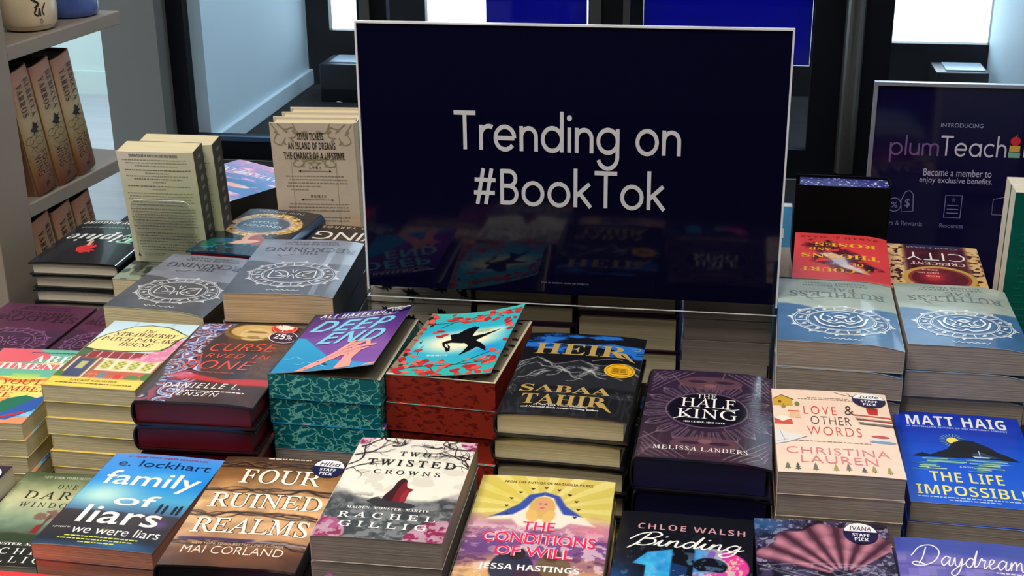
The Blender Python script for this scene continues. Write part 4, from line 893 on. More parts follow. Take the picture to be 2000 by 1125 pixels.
def art_dark():
    c = Cover((120, 138, 116), 120, 130); f = c.fbm(14, 10, 6); c.vgrad([(0, (26, 32, 26)), (30, (36, 46, 36)), (46, (70, 90, 76)), (70, (136, 160, 136)), (105, (206, 208, 166)), (125, (150, 160, 122)), (150, (66, 84, 60))])
    c.c *= (.84 + .3 * f)[..., None]; c.p(c.ell(60, 78, 16, 9, 10) * (c.fbm(4, 4, 3) > .4), (128, 100, 88)).p(c.line([(58, 50), (60, 78)], 2), (84, 62, 56)).p(c.step(c.Y - 48 - 8 * (f - .5), 1.5), (44, 62, 46)).p(c.poly([(52, 50), (54, 62), (58, 64), (59, 50)], .6), (140, 30, 34)).p(c.step(c.Y - 30 - 6 * (f - .5), 2), (22, 26, 22))
    d = (40, 44, 34)
    c.T('NEW YORK TIMES BESTSELLER', 22, 84, 139, 143, (200, 206, 180), 'sb'); c.T('ONE', 44, 64, 122, 129, d, 'sr', sp=1.4); c.T('DARK', 18, 82, 104, 117, d, 'sr', sp=1.4); c.T('WINDOW', 20, 80, 90, 98, d, 'sr', sp=1.5)
    c.T('MONSTER. MAIDEN.', 20, 88, 30, 34, W_, 'sb'); c.T('RACHEL', 12, 90, 17, 26, W_, 'sr', sp=1.6); c.T('GILLIG', 17, 86, 5, 14, W_, 'sr', sp=1.6)
    return c
def art_plain(col, col2=None, seed=3, nx=40):
    c = Cover(col, nx, nx); f = c.fbm(14, 14, seed)
    if col2: c.p(f > .52, col2, .9)
    return c
def art_red():
    c = Cover((222, 56, 62), 80, 80); c.T('#1 NEW YORK TIMES BESTSELLER', 24, 92, 138, 142.5, (240, 190, 190), 'ssb'); c.T('PROBLEMATIC', 8, 96, 112, 133, (244, 208, 70), 'ssb'); c.T('ROMANCE', 10, 80, 86, 106, (244, 208, 70), 'ssb'); return c
def art_curl():
    c = Cover((96, 34, 74), 80, 80); c.p(c.fbm(10, 10, 3) > .55, (150, 70, 130)).p(c.ell(60, 120, 30, 14), W_); c.T('XOXO', 40, 84, 108, 132, (60, 30, 60), 'ssb'); return c
def art_backpb():
    c = Cover((222, 220, 190), 110, 150); f = c.fbm(30, 30, 2); c.p(c.blob(88, 70, 50, 60), (176, 190, 150), .7).p(c.blob(0, 150, 60, 30), (236, 232, 220), .8)
    ink = (150, 150, 132)
    c.T('SOON TO BE A NETFLIX LIMITED SERIES', 16, 80, 143.5, 147, (80, 84, 76), 'ssb')
    y = 139; r = random.Random(5)
    for k, (a, b) in enumerate(((6, 90), (10, 90), (22, 78), (8, 94), (34, 66), (8, 90), (18, 82), (42, 60), (8, 90), (40, 58), (6, 93), (8, 93), (6, 90), (8, 93), (7, 80), (6, 93), (8, 92), (10, 92), (6, 93), (8, 90), (10, 90), (6, 92), (10, 60), (8, 92), (10, 90), (12, 92), (10, 88), (10, 92), (12, 90), (12, 80))):
        c.scribble(a, b, y, 1.0, ink if k not in (3, 6, 8) else (92, 96, 84), k + 1); y -= 3.9 if k not in (2, 7, 9, 14, 22) else 5.6
    c.P([(5, 8), (7, 14), (9, 8)], (40, 44, 40)); c.scribble(14, 44, 12, 1, ink, 3); c.scribble(14, 40, 9.6, 1, ink, 4); c.P([(80, 5), (96, 5), (96, 14), (80, 14)], (40, 42, 40))
    return c
def art_backhc():
    c = Cover((206, 192, 174), 120, 150); ol = (152, 142, 104); f = c.fbm(30, 20, 8); c.p(f > .55, (200, 184, 168), .6).p(c.blob(104, -2, 20, 30), (232, 140, 60)).p(c.blob(104, 8, 9, 16), (248, 206, 110), .8)
    def vine(x, y, sx, sy):
        for pts in ([(0, 0), (6, -10), (2, -20), (10, -24), (16, -16)], [(8, 0), (16, -6), (26, -4), (28, -14), (20, -16)], [(26, 0), (32, -10), (42, -8), (40, -18)]):
            c.S(smooth_line([(x + sx * a, y + sy * b) for a, b in pts], 5), 1.3, ol)
        for a, b, rr in ((6, -9, 3.4), (17, -7, 3), (27, -8, 3.2), (14, -21, 3), (38, -11, 3), (24, -18, 2.6), (30, -24, 2.4)): c.P([(x + sx * (a - rr), y + sy * b), (x + sx * a, y + sy * (b + rr * .7)), (x + sx * (a + rr), y + sy * (b - rr)), (x + sx * a, y + sy * (b - rr * .8))], ol)
    vine(2, 149, 1, 1); vine(98, 149, -1, 1); vine(22, 114, 1, .6); vine(78, 114, -1, .6)
    c.S([(22, 112), (22, 6)], .5, (160, 150, 130)); c.S([(76, 112), (76, 6)], .5, (160, 150, 130)); c.P([(72, 6), (76, 3), (80, 6), (76, 9)], (60, 54, 46))
    d = (40, 34, 30)
    for t, a, b, y0 in (('SEVEN TICKETS.', 32, 64, 131), ('AN ISLAND OF DREAMS.', 20, 78, 120), ('THE CHANCE OF A LIFETIME.', 14, 88, 108.5)): c.T(t, a, b, y0, y0 + 8.2, d, 'ssb')
    for y, t in ((97, 'LYRA'), (63, 'ROMAN')):
        c.T(t, 43 if t == 'LYRA' else 42, 58 if t == 'LYRA' else 61, y, y + 3.4, (80, 72, 62), 'sb', sp=1.4); c.S([(32, y - 2.4), (68, y - 2.4)], .5, (80, 72, 62)); c.P([(30, y - 2.4), (33, y - 1), (33, y - 3.8)], d); c.P([(70, y - 2.4), (67, y - 1), (67, y - 3.8)], d)
    for k, (a, b, y) in enumerate(((14, 84, 88), (18, 88, 84), (16, 88, 80), (14, 56, 76), (18, 40, 72), (16, 88, 55), (14, 88, 51), (14, 88, 47), (16, 44, 43), (16, 88, 39), (16, 86, 35), (16, 56, 31), (16, 86, 27), (14, 82, 23))): c.scribble(a, b, y, 1.1, (142, 131, 116), k)
    return c

# ------------------------------------------------------------------ the table of books
def Z(rel): return EYE + rel
def place(kind, what, desc, label, x, y, zr, yaw, w, l, t0, art, page, group, flip=False, under=None, nmax=None, base=TABLE, **kw):
    H = Z(zr) - base; n = max(1, round(H / t0)); t = H / n
    b = make_book(kind, label, w, l, t, art, page, **kw)
    below = None
    if kw.get('lift'):                       # the books below lie shut
        k2 = dict(kw); k2.pop('lift'); k2.pop('inner', None); k2.pop('stickers', None)
        below = make_book(kind, label, w, l, t, art, page, **k2)
    stack(b, x, y, Z(zr), yaw, nmax or n, what, desc, group, flip=flip, base=base, below=below)
    return b
# front row
place('pb', 'paperback with rosy page edges', 'the blue night-lake cover', 'blue paperback with big white lowercase lettering over a dusky lake with tiny figures', -.642, 1.252, -.763, -1.2, .138, .207, .0215, art_liars(), 'rose', 'stack under the blue lake paperback', spine=(40, 52, 84), ink='satin', bow=(.001, 0, .0008))
place('hc', 'black-edged hardcover', 'the brown cracked-stone cover', 'brown hardcover with white three-line title on cracked tan rock bands and staff sticker', -.491, 1.237, -.755, 2.5, .149, .234, .038, art_four(), 'black', 'stack under the brown cracked-stone hardcover', spine=(26, 20, 20), ink='gloss', bow=(.001, .002, .0005), stickers=[(88, 138, 13, 14, 'staff', 'Hiba', 'round navy and white sticker')])
place('pb', 'thick grey-edged paperback', 'the pale moon and branches cover', 'thick paperback with red-cloaked figure under a pale moon framed by black branches', -.329, 1.240, -.715, .8, .135, .215, .031, art_twisted(), 'grey', 'stack under the moon and branches paperback', spine=(210, 204, 196), ink='matte', bow=(.001, 0, .0006))
place('pb', 'paperback', 'the golden veiled-woman cover', 'yellow and purple paperback with a blue-veiled woman above a pink title', -.177, 1.2245, -.745, 1.3, .15, .22, .0245, art_cond(), 'white', 'stack under the veiled-woman paperback', spine=(120, 90, 60), ink='satin', bow=(.001, .001, .0005))
place('pb', 'dark paperback', 'the black cover with a big blue 13', 'black paperback with white handwritten title above a large blue and pink number', -.024, 1.187, -.755, -1., .141, .21, .023, art_binding(), 'white', 'stack under the black numbered paperback', spine=(18, 18, 30), ink='satin', bow=(.001, 0, .0005))
place('pb', 'paperback', 'the purple seashell cover', 'dark purple paperback with a giant pink scallop shell and a staff sticker', .121, 1.194, -.755, 1.5, .139, .21, .023, art_hexed(), 'white', 'stack under the seashell paperback', spine=(34, 26, 52), ink='satin', bow=(.001, 0, .0005), stickers=[(79, 134, 13, 15, 'staff', 'IVANA', 'round navy and white sticker')])
place('pb', 'paperback', 'the lilac library cover', 'lilac paperback with cursive white title above two cartoon people and bookshelves', .258, 1.174, -.755, -.6, .131, .21, .023, art_day(), 'white', 'stack under the lilac library paperback', spine=(90, 84, 160), ink='satin', bow=(.001, .001, .0005))
place('pb', 'paperback', 'the misty green tree cover', 'green paperback with a lone windblown tree in mist at the left table edge', -.7775, 1.281, -.815, 3., .125, .21, .0275, art_dark(), 'grey', 'stack under the misty green paperback', spine=(34, 44, 34), ink='satin')
place('pb', 'white-edged paperback', 'the dark violet stickered cover', 'dark violet paperback with a round sticker at the far left frame edge', -.909, 1.25, -.79, 0, .13, .2, .0267, art_plain((44, 34, 52), (66, 54, 72)), 'white', 'stack under the dark violet paperback', spine=(40, 30, 48), stickers=[(84, 128, 15, 17, 'staff', 'Dee', 'round navy and white sticker')])
place('pb', 'paperback', 'the red cover at the table front', 'bright red paperback with yellow title at the front left table corner', -.743, 1.046, -.80, 0, .14, .2, .035, art_red(), 'white', 'stack under the bright red paperback', spine=(190, 40, 46))
place('pb', 'paperback', 'the curling plum cover', 'plum paperback whose curled front cover corner lifts in front of moon paperback', -.425, 1.022, -.79, 0, .14, .2, .0265, art_curl(), 'white', 'stack under the curling plum paperback', spine=(80, 30, 64), lift=(.002, .042, 2.2))
# second row
place('pb', 'paperback', 'the coral and teal sunset cover', 'coral, teal and yellow paperback with slanted red title at the left edge', -.917, 1.495, -.75, 3., .13, .225, .024, art_jim(), 'cream', 'stack under the coral and teal paperback', spine=(120, 190, 170), back=(240, 226, 150), ink='satin')
place('pb', 'cream-edged paperback', 'the yellow pancake-house cover', 'yellow and blue paperback with an oval shop-sign title over a diner front', -.7675, 1.523, -.71, -.3, .124, .212, .0229, art_straw(), 'cream', 'stack under the diner-front paperback', spine=(196, 176, 90), back=(240, 222, 96), ink='satin', bow=(0, 0, 0))
place('hc', 'dark red-edged hardcover', 'the red-titled swirl jacket', 'glossy dark hardcover with red title, pale swirls, a gold helmet and round stickers', -.619, 1.496, -.70, 1.5, .152, .242, .034, art_curse(), 'maroon', 'stack under the red-titled dark hardcover', spine=(34, 16, 20), ink='gloss', bow=(.001, .003, .0006), stickers=[(80, 145, 12, 12, 'leaf', '', 'round red maple leaf sticker'), (84, 127, 13, 12, 'percent', '25%', 'oval purple discount sticker')])
TB = TABLE + .083
place('pb', 'grey-edged paperback', 'the teal-edged stack', 'plain grey-edged paperback right below the teal-edged stack', -.468, 1.534, TB - EYE, .5, .142, .195, .0277, art_plain((60, 56, 60), nx=6), 'grey', 'grey-edged paperbacks under the teal-edged stack', spine=(60, 58, 60))
place('pb', 'teal-edged paperback', 'the lifted purple swimming cover', 'purple and blue paperback with clasped hands, its front cover lifted off teal-edged pages', -.468, 1.534, -.685, -1., .142, .195, .034, art_deep(), 'teal', 'teal-edged paperbacks', spine=(30, 90, 140), back=(20, 110, 150), base=TB, lift=(.021, .02, 1.25), inner=inner_deep(), stickers=[(86, 145, 14, 8, 'staff', 'Jess', 'round navy and white sticker')])
place('pb', 'red-edged paperback', 'the lifted turquoise bird cover', 'turquoise paperback with a black bird and red leaves, cover lifted off red-edged pages', -.320, 1.549, -.685, -4.5, .138, .2, .037, art_power(), 'red', 'red-edged paperbacks', spine=(130, 30, 26), back=(120, 30, 24), ink='satin', lift=(.015, .026, 1.6), inner=inner_power())
place('hc', 'cream-edged black hardcover', 'the dark gold-lettered mountain jacket', 'black hardcover with gold lettering, white mountains and a gold medal sticker', -.167, 1.474, -.677, -1.2, .153, .235, .0322, art_heir(), 'cream', 'stack under the gold-lettered black hardcover', spine=(16, 17, 24), ink='gloss', bow=(.002, .002, .0006), stickers=[(84, 82, 12.5, 13, 'medal', '', 'round gold medal sticker')])
place('hc', 'navy-edged hardcover', 'the art deco skull jacket', 'dark plum hardcover with art deco line pattern around a black oval title', -.0085, 1.431, -.70, -1.1, .152, .234, .0425, art_half(), 'navy', 'stack under the art deco plum hardcover', spine=(16, 13, 24), ink='gloss', bow=(.001, .005, .0005))
place('pb', 'grey-edged paperback', 'the peach doodle cover', 'peach paperback with red hand-drawn title, small doodles and a staff sticker', .137, 1.414, -.703, .9, .134, .209, .0278, art_love(), 'grey', 'stack under the peach doodle paperback', spine=(226, 204, 186), ink='matte', bow=(0, .001, .0006), stickers=[(84, 134, 14.5, 14, 'staff', 'Jude', 'round navy and white sticker')])
place('pb', 'grey-edged paperback', 'the bright blue island cover', 'bright blue paperback with a black island under a small moon and yellow title', .292, 1.452, -.746, -.9, .147, .226, .0248, art_life(), 'grey', 'stack under the bright blue island paperback', spine=(20, 50, 160), ink='satin', bow=(0, .001, .0005))
# third row: big grey volumes read from the far side
zr, zl = art_zodiac('reck'), art_zodiac('ruth')
place('pb', 'thick cream-edged paperback', 'the left upside-down grey wheel cover', 'thick upside-down grey paperback with engraved wheel, lower and left of its taller twin', -.776, 1.764, -.70, -3.5, .152, .224, .034, zr, 'cream', 'left stack of grey wheel paperbacks', flip=True, spine=(14, 14, 18), ink='satin', bow=(.006, 0, .0005))
place('pb', 'thick tan-edged paperback', 'the upside-down grey wheel cover beside the sign', 'thick upside-down grey paperback with engraved wheel, right against the big sign', -.596, 1.735, -.655, 4., .152, .224, .043, zr, 'tan', 'stack of grey wheel paperbacks beside the big sign', flip=True, spine=(10, 10, 13), ink='satin', bow=(.004, 0, .0005))
place('pb', 'thick grey-edged paperback', 'the blue lion-wheel cover next to the sign', 'upside-down blue paperback with white lion wheel, nearer the big dark sign', .152, 1.664, -.655, -1.2, .151, .218, .0358, zl, 'grey', 'lion-wheel paperbacks next to the sign', flip=True, spine=(190, 186, 178), ink='satin', bow=(.006, 0, .0005))
place('pb', 'thick grey-edged paperback', 'the lion-wheel cover by the teal books', 'upside-down blue paperback with white lion wheel, beside the standing teal books', .3065, 1.683, -.66, -.7, .147, .213, .035, zl, 'grey', 'lion-wheel paperbacks by the teal books', flip=True, spine=(60, 66, 70), ink='satin', bow=(.006, 0, .0005))
zp = art_zodiac('shadow')
place('pb', 'plum paperback', 'the left plum wheel cover', 'upside-down plum paperback with faint engraved wheel at the far left edge', -1.04, 1.73, -.78, -1.5, .15, .215, .03, zp, 'white', 'left stack of plum wheel paperbacks', flip=True, spine=(44, 24, 44), ink='satin')
place('pb', 'plum paperback', 'the narrow plum wheel cover', 'narrower upside-down plum paperback wedged left of the grey wheel stack', -.911, 1.735, -.782, -1.5, .1, .205, .0293, zp, 'white', 'narrow plum wheel paperbacks', flip=True, spine=(44, 24, 44), ink='satin')
# back row
place('hc', 'black hardcover with white pages', 'the red figure jacket', 'upside-down black hardcover with white slanted title and red figure by the bookcase', -1.057, 2.06, -.75, 1.2, .155, .222, .024, art_elphie(), 'white', 'stack under the red-figure black hardcover', flip=True, spine=(18, 22, 24), ink='gloss', bow=(.001, .002, .0005), spine_deco=(lambda c: c.T('Elphie', 40, 78, 30, 74, (120, 190, 150), 'sbi').P([(80, 30), (86, 60), (92, 72), (94, 40), (88, 26)], (212, 48, 54)).deco)(Cover(nx=2, ny=2, H=100.)))
place('pb', 'dark green cream-edged paperback', 'the acrylic easel', 'dark green paperback that carries the clear easel and standing cream books', -.888, 1.975, -.745, 0, .125, .2, .031, art_plain((44, 52, 44), (150, 160, 136), 4, 60), 'cream', 'stack under the easel', spine=(30, 36, 32))
place('hc', 'red-edged hardcover', 'the blue floral oval jacket', 'upside-down hardcover with blue oval title framed in gold flowers and reclining woman', -.7515, 2.005, -.70, -7., .138, .226, .034, art_kclaw(), 'crimson', 'stack under the floral oval hardcover', flip=True, spine=(24, 60, 96), ink='gloss', bow=(.002, .002, .0006))
place('hc', 'black hardcover', 'the black jacket with large white letters', 'upside-down black hardcover with large white letters between floral oval jacket and sign', -.598, 1.985, -.715, -2., .152, .215, .039, art_wing(), 'white', 'stack under the white-lettered black hardcover', flip=True, spine=(40, 70, 110), ink='satin')
place('pb', 'pink and blue paperback', 'the pink cloud cover', 'turned pink and blue cloud-patterned book beside the glass, behind standing books', -.895, 2.285, -.70, -30, .2, .2, .034, art_fant(), 'black', 'stack under the pink cloud book', flip=True, spine=(16, 16, 20), ink='satin')
place('pb', 'paperback', 'the row of standing cream hardcovers', 'plain paperback supporting the standing cream hardcovers', -.665, 2.215, -.775, 3., .16, .17, .032, art_plain((180, 150, 110), nx=6), 'cream', 'stack under the standing cream hardcovers', spine=(170, 140, 100))
place('pb', 'paperback with red spine', 'the red upside-down cover', 'upside-down red paperback with yellow title around a white and black swirl', .170, 1.875, -.655, -3.3, .133, .198, .036, art_court(), 'white', 'stack under the red swirl paperback', flip=True, spine=(190, 50, 54), ink='satin', bow=(.004, 0, .0005))
place('pb', 'paperback with tan spine', 'the dark red and gold city cover', 'upside-down dark red and cream paperback with a gold ring and white title', .309, 1.918, -.68, -3., .132, .195, .047, art_city(), 'cream', 'stack under the gold ring paperback', flip=True, spine=(214, 176, 120), ink='satin', bow=(.001, 0, .0005))
# books seen under the sign's lower edge, pages towards us
def dragon_edges(b, w, l, t, seed, marks):
    V = []; F = []
    dr = [(-1.4, .5), (-1, .35), (-.5, .1), (-.3, .3), (-.25, 1), (0, .7), (.15, .9), (.3, .5), (.5, .6), (.5, .2), (.9, .15), (1.1, .0), (.6, -.05), (.45, -.35), (.2, -.15), (0, -.5), (-.1, -.15), (-.5, -.1), (-1, .2)]
    for cx, cz, s, a in marks:
        k = len(V)
        for x, z in dr:
            xx, zz = x * math.cos(a) - z * math.sin(a), x * math.sin(a) + z * math.cos(a)
            V.append((min(max(cx + xx * s, -w / 2 + .002), w / 2 - .002), (-l / 2 - .0002), min(max(cz + zz * s, .001), t - .001)))
        F.append(tuple(range(k, k + len(dr))))
    tag(mesh('edge_print', V, F, PAGE['black'], b), 'black winged creatures printed on the page edges')
r_ = random.Random(4)
def under_sign(kind, what, desc, top, x, w, l, ztop, t0, col, page, group, seed, marks=False):
    H = Z(ztop) - TABLE; n = round(H / t0); t = H / n; y = 1.74 + l / 2
    b = make_book(kind, top, w, l, t, art_plain(col, nx=8), page, spine=col)
    if marks: dragon_edges(b, w, l, t, seed, [(-.05, t * .55, .013, .3), (-.012, t * .4, .015, 2.9), (.03, t * .55, .014, .2), (.06, t * .4, .011, -.5)])
    stack(b, x, y, Z(ztop), 0, n, what, desc, group, jit=.0015)
under_sign('pb', 'white book with black creature prints', "the sign's left end", 'white-edged book with black creature prints, topmost behind left end of sign', -.418, .146, .215, -.624, .041, (40, 36, 40), 'white', 'books with printed edges behind the sign', 1, True)
under_sign('hc', 'purple hardcover with cream pages', 'the left middle of the sign', 'purple hardcover with cream pages, topmost of left middle stack behind the sign', -.270, .144, .215, -.6135, .0285, (48, 20, 50), 'cream', 'thin purple hardcovers behind the sign', 2)
under_sign('hc', 'thick purple hardcover', 'the right middle of the sign', 'thick purple hardcover, topmost of the right middle stack behind the sign', -.124, .144, .215, -.60, .054, (48, 20, 50), 'cream', 'thick purple hardcovers behind the sign', 3)
under_sign('pb', 'grey-edged paperback', 'the right end of the sign', 'grey-edged paperback, topmost of the stack behind right end of the sign', .0125, .120, .2, -.61, .0325, (96, 90, 92), 'grey', 'grey paperbacks behind the sign', 4)

# ------------------------------------------------------------------ standing books
w, l, t = .125, .195, .043
def cream_pb(label): return make_book('pb', label, w, l, t, art_backpb(), 'cream', spine=(44, 48, 50), mir=True, group='cream paperbacks standing on the easel', ink='matte', bow=(.004, 0, 0), spine_deco=sp_pb)
_s = Cover(nx=2, ny=2, H=100.); [_s.P([(a, 30), (a + 3 + k % 3, 34), (a + 3 + k % 3, 64), (a, 60)], (120, 126, 126)) for k, a in enumerate(range(6, 92, 9))]; sp_pb = _s.deco
stand(cream_pb('nearer cream paperback standing with its printed back cover towards us'), -.8825, 1.956, TABLE + .126, 8, .3, l, t)
stand(cream_pb('cream paperback standing just behind its twin, only top and spine showing'), -.870, 2.004, TABLE + .126, 8, .3, l, t)
w2, l2, t2 = .146, .232, .031
_s = Cover(nx=2, ny=2, H=100.)
_s.P([(0, 2), (100, 2), (100, 98), (0, 98)], (208, 194, 176)); _s.P([(78, 2), (100, 2), (100, 98), (88, 90)], (224, 140, 60)); _s.P([(90, 10), (100, 4), (100, 96), (96, 80)], (236, 190, 80))
_s.T('JENNIFER', 8, 26, 36, 62, (70, 60, 70), 'sb'); _s.T('THE GRANDEST GAME', 34, 76, 28, 74, (70, 34, 60), 'sb')
sp_hc = _s.deco; hb = art_backhc()
for k, lab in enumerate(('cream hardcover standing with bold black blurb on its back, beside the sign', 'second cream hardcover standing in the row behind the blurb cover', 'rearmost cream hardcover standing in the row behind the blurb cover')):
    b = make_book('hc', lab, w2, l2, t2, hb, 'cream', spine=(208, 194, 176), mir=True, group='cream hardcovers standing beside the sign', ink='matte', spine_deco=sp_hc)
    stand(b, -.683 + .004 * k, 2.136 + .0345 * k, TABLE + .096, 6.4, 4.3, l2, t2)
c_ = Cover((9, 9, 12), 60, 60); c_.scribble(52, 76, 66, 4, (150, 150, 156), 2); c_.scribble(30, 60, 70, 2, (52, 52, 58), 4); c_.scribble(30, 44, 80, 7, (26, 26, 30), 5)
place('hc', 'dark book', 'the black standing hardcover', 'dark book lying under the black standing hardcover', .178, 2.06, -.826, 0, .145, .2, .022, art_plain((30, 30, 34), nx=6), 'white', 'dark books under the black standing hardcover', spine=(24, 24, 28))
stand(make_book('hc', 'black hardcover standing behind the red paperback with blue printed top edge', .14, .237, .058, c_, 'blueprint', spine=(9, 9, 12), mir=True, ink='dark', bow=(.002, .002, .0005)), .178, 2.005, TABLE + .0445, 1, -1.5, .237, .058)
c_ = Cover((0, 92, 80), 60, 80); c_.p(c_.fbm(18, 18, 3) > .55, (0, 84, 74), .6); [c_.scribble(10, 92, y, 1.6, (16, 112, 98), y) for y in range(10, 132, 7)]
place('pb', 'paperback', 'the standing teal books', 'plain paperback lying under the two standing teal books', .462, 1.885, -.745, 0, .15, .17, .031, art_plain((70, 76, 80), nx=6), 'white', 'stack under the standing teal books', spine=(70, 76, 80))
for k, lab in enumerate(('teal paperback standing with its back cover towards us at right edge', 'pale-edged paperback standing right behind the teal back cover')):
    stand(make_book('pb', lab, .147, .213, .034, c_, 'white', spine=(0, 80, 70), back=(220, 214, 204), mir=True, group='teal books standing at right edge', ink='satin'), .458, 1.815 + .037 * k, TABLE + .1255, 1.5, -1, .213, .034)
# slim grey and blue volumes between the sign and the red paperback
g = make_book('pb', 'slim grey book standing spine-out between the big sign and red paperback', .13, .155, .018, art_plain((110, 114, 120), nx=6), 'grey', spine=(112, 116, 122), ink='satin', spine_deco=(lambda c: c.P([(6, 60), (90, 60), (90, 66), (6, 66)], (170, 174, 180)).deco)(Cover(nx=2, ny=2, H=100.)))
g.matrix_world = Matrix.Translation((.083, 1.885, TABLE + .1555 / 2 + .045)) @ Matrix(((0, 0, 1, 0), (1, 0, 0, 0), (0, 1, 0, 0), (0, 0, 0, 1)))
gb = make_book('pb', 'plain book lying under the slim grey spine', .02, .13, .045, art_plain((60, 60, 64), nx=4), 'grey', spine=(60, 60, 64))
gb.location = (.090, 1.885, TABLE)
c_ = Cover((66, 150, 214), 40, 40); c_.p(c_.fbm(30, 30, 3) > .5, (92, 176, 228), .7); c_.T('M', 60, 74, 118, 128, W_, 'ssb'); c_.T('M', 78, 92, 118, 128, W_, 'ssb')
stand(make_book('pb', 'light blue paperback standing behind the grey spine, mostly hidden by the sign', .13, .238, .02, c_, 'white', spine=(70, 150, 210), mir=True), .040, 2.03, TABLE, 0, 0, .238, .02)

# ------------------------------------------------------------------ clear easel under the cream paperbacks
e = empty('acrylic_easel', (-.88, 1.93, TABLE + .125), 0, 'clear acrylic easel with arched back in front of the standing cream paperbacks', 'book stand')
pr = [(-.05, .0), (-.05, .105)] + [(-.05 + .012 * (1 - math.cos(R(a))), .105 + .012 * math.sin(R(a))) for a in range(15, 91, 15)] + [(.05 - .012 * (1 - math.cos(R(a))), .105 + .012 * math.sin(R(a))) for a in range(90, 14, -15)] + [(.05, .105), (.05, 0)]
V = []; n = len(pr)
for d in (0, .002): V += [(x, .012 + d - z * math.tan(R(8)) , z) for x, z in pr]
F = [tuple(range(n))[::-1], tuple(range(n, 2 * n))] + [(i, (i + 1) % n, n + (i + 1) % n, n + i) for i in range(n)]
mesh('back_plate', V, F, ACR, e)
MB().box(-.05, .05, -.035, .018, 0, .002).build('base', ACR, e)
MB().tube([(x, .0105 - z * math.tan(R(8)), z) for x, z in pr[1:-1]], .0005, 6).build('bright_rim', ACR_EDGE, e)

# ------------------------------------------------------------------ the big sign
def frame_bars(x0, x1, z0, z1, w, y0, y1):
    b = MB(); b.box(x0, x1, y0, y1, z1 - w, z1); b.box(x0, x0 + w, y0, y1, z0, z1 - w); b.box(x1 - w, x1, y0, y1, z0, z1 - w); return b
def letters(name, items, y, parent, m=INK['sign']):
    A = Acc()
    for k, (v, f, c) in enumerate(items): A.add(np.stack([v[:, 0], np.full(len(v), y - .00003 * k), v[:, 1]], 1), f, c)
    return A.mesh(name, m, parent)
def geo_fit(s, x0, x1, base, xh, col, w=.165):
    st, adv = geo_text(s, w); return [(np.stack([x0 + v[:, 0] * (x1 - x0) / adv, base + v[:, 1] * xh], 1), f, col) for v, f in st]
def font_fit(s, x0, x1, z0, z1, col, font='d', thin=0.):
    v, f, _ = glyphs(s, font, thin); return [(np.stack([x0 + v[:, 0] * (x1 - x0), z0 + v[:, 1] * (z1 - z0)], 1), f, col)]
NAVY = mat('dark navy sign print under gloss', (7, 7, 34), .06, spec=.35, coat=0)
PLUMBG = mat('indigo sign print under gloss', (14, 11, 52), .08, spec=.4, coat=0)
W1, H1 = .5545, .3635
sg = empty('table_sign', (-.4803, 1.70, TABLE), 0, 'large dark navy sign in clear acrylic holder with white two-line lettering on the table', 'sign')
zb = Z(-.666) - TABLE
MB().box(0, W1, 0, .003, zb, zb + H1).build('printed_sheet', NAVY, sg)
LT = (204, 204, 210)
letters('heading', geo_fit('Trending on', .1254, .4225, .1995, .0335, LT, .178) + geo_fit('#BookTok', .149, .4035, .1255, .0325, LT, .178), -.0006, sg).location.z = zb
letters('caption', [*font_fit('Scan to explore more on indigo.ca', .2407, .3057, .0145, .0185, (120, 120, 140))], -.0006, sg).location.z = zb
frame_bars(-.0028, W1 + .0028, zb - .004, zb + H1 + .0025, .0025, -.002, .005).build('acrylic_rim', ACR_EDGE, sg)
b = MB(); b.box(-.0028, W1 + .0028, -.004, .008, zb - .014, zb - .0055); b.build('bottom_channel', ACR, sg)
b = MB(); b.box(-.0028, W1 + .0028, -.0045, -.0035, zb - .0146, zb - .0134); b.build('channel_edge', ACR_EDGE, sg)
for s in (0, 1):
    x = W1 * s; MB().box(x - .0028, x + .0028, -.006, .03, .003, zb - .014).build('leg', ACR, sg)
MB().box(-.0028, W1 + .0028, -.006, .03, 0, .003).build('base', ACR, sg)
# ------------------------------------------------------------------ the second sign
s2 = empty('membership_sign', (.236, 2.2, TABLE), 0, 'indigo membership sign in a silver-edged acrylic holder at the right table end', 'sign')
zb = Z(-.845) - TABLE; W2, H2 = .56, .371
MB().box(0, W2, 0, .003, zb, zb + H2).build('printed_sheet', PLUMBG, s2)
PV = (112, 80, 140); LG = (176, 172, 206); IC = (120, 116, 170)
for nm, items in (('logo_word', geo_fit('plum', .026, .104, .2555, .0205, PV, .15)), ('logo_word', geo_fit('Teach', .1055, .208, .2565, .0215, (198, 192, 214), .15)), ('logo_letter', geo_fit('r', .2345, .246, .2575, .0215, (198, 192, 214), .17)),
                  ('lettering', font_fit('INTRODUCING', .103, .168, .3037, .3105, (140, 150, 190))), ('lettering', font_fit('Become a member to', .0829, .1895, .2222, .2345, LG)), ('lettering', font_fit('enjoy exclusive benefits.', .0778, .1918, .2078, .2205, LG)),
                  ('caption', font_fit('Offers & Rewards', .018, .0895, .1355, .144, IC)), ('caption', font_fit('Resources', .1169, .1544, .1345, .142, IC))):
    letters(nm, items, -.0006, s2).location.z = zb
it = []
it = []
it = [(np.array([(.2112, .2565), (.2295, .2565), (.2295, .2655), (.2112, .2655)]), [(0, 1, 2, 3)], (120, 170, 150)), (np.array([(.212, .2665), (.2285, .2665), (.2285, .2765), (.212, .2765)]), [(0, 1, 2, 3)], (206, 160, 70)), (np.array([(.2203 + .0078 * math.cos(R(a)), .284 + .0072 * math.sin(R(a))) for a in range(0, 360, 20)]), [tuple(range(18))], (200, 40, 60)), (np.array([(.2198, .290), (.2208, .290), (.2228, .295), (.2214, .295)]), [(0, 1, 2, 3)], (120, 150, 80))]
letters('logo_books', it, -.0006, s2).location.z = zb; it = []
def flush():
    letters('pictogram', it, -.0006, s2).location.z = zb; it.clear()
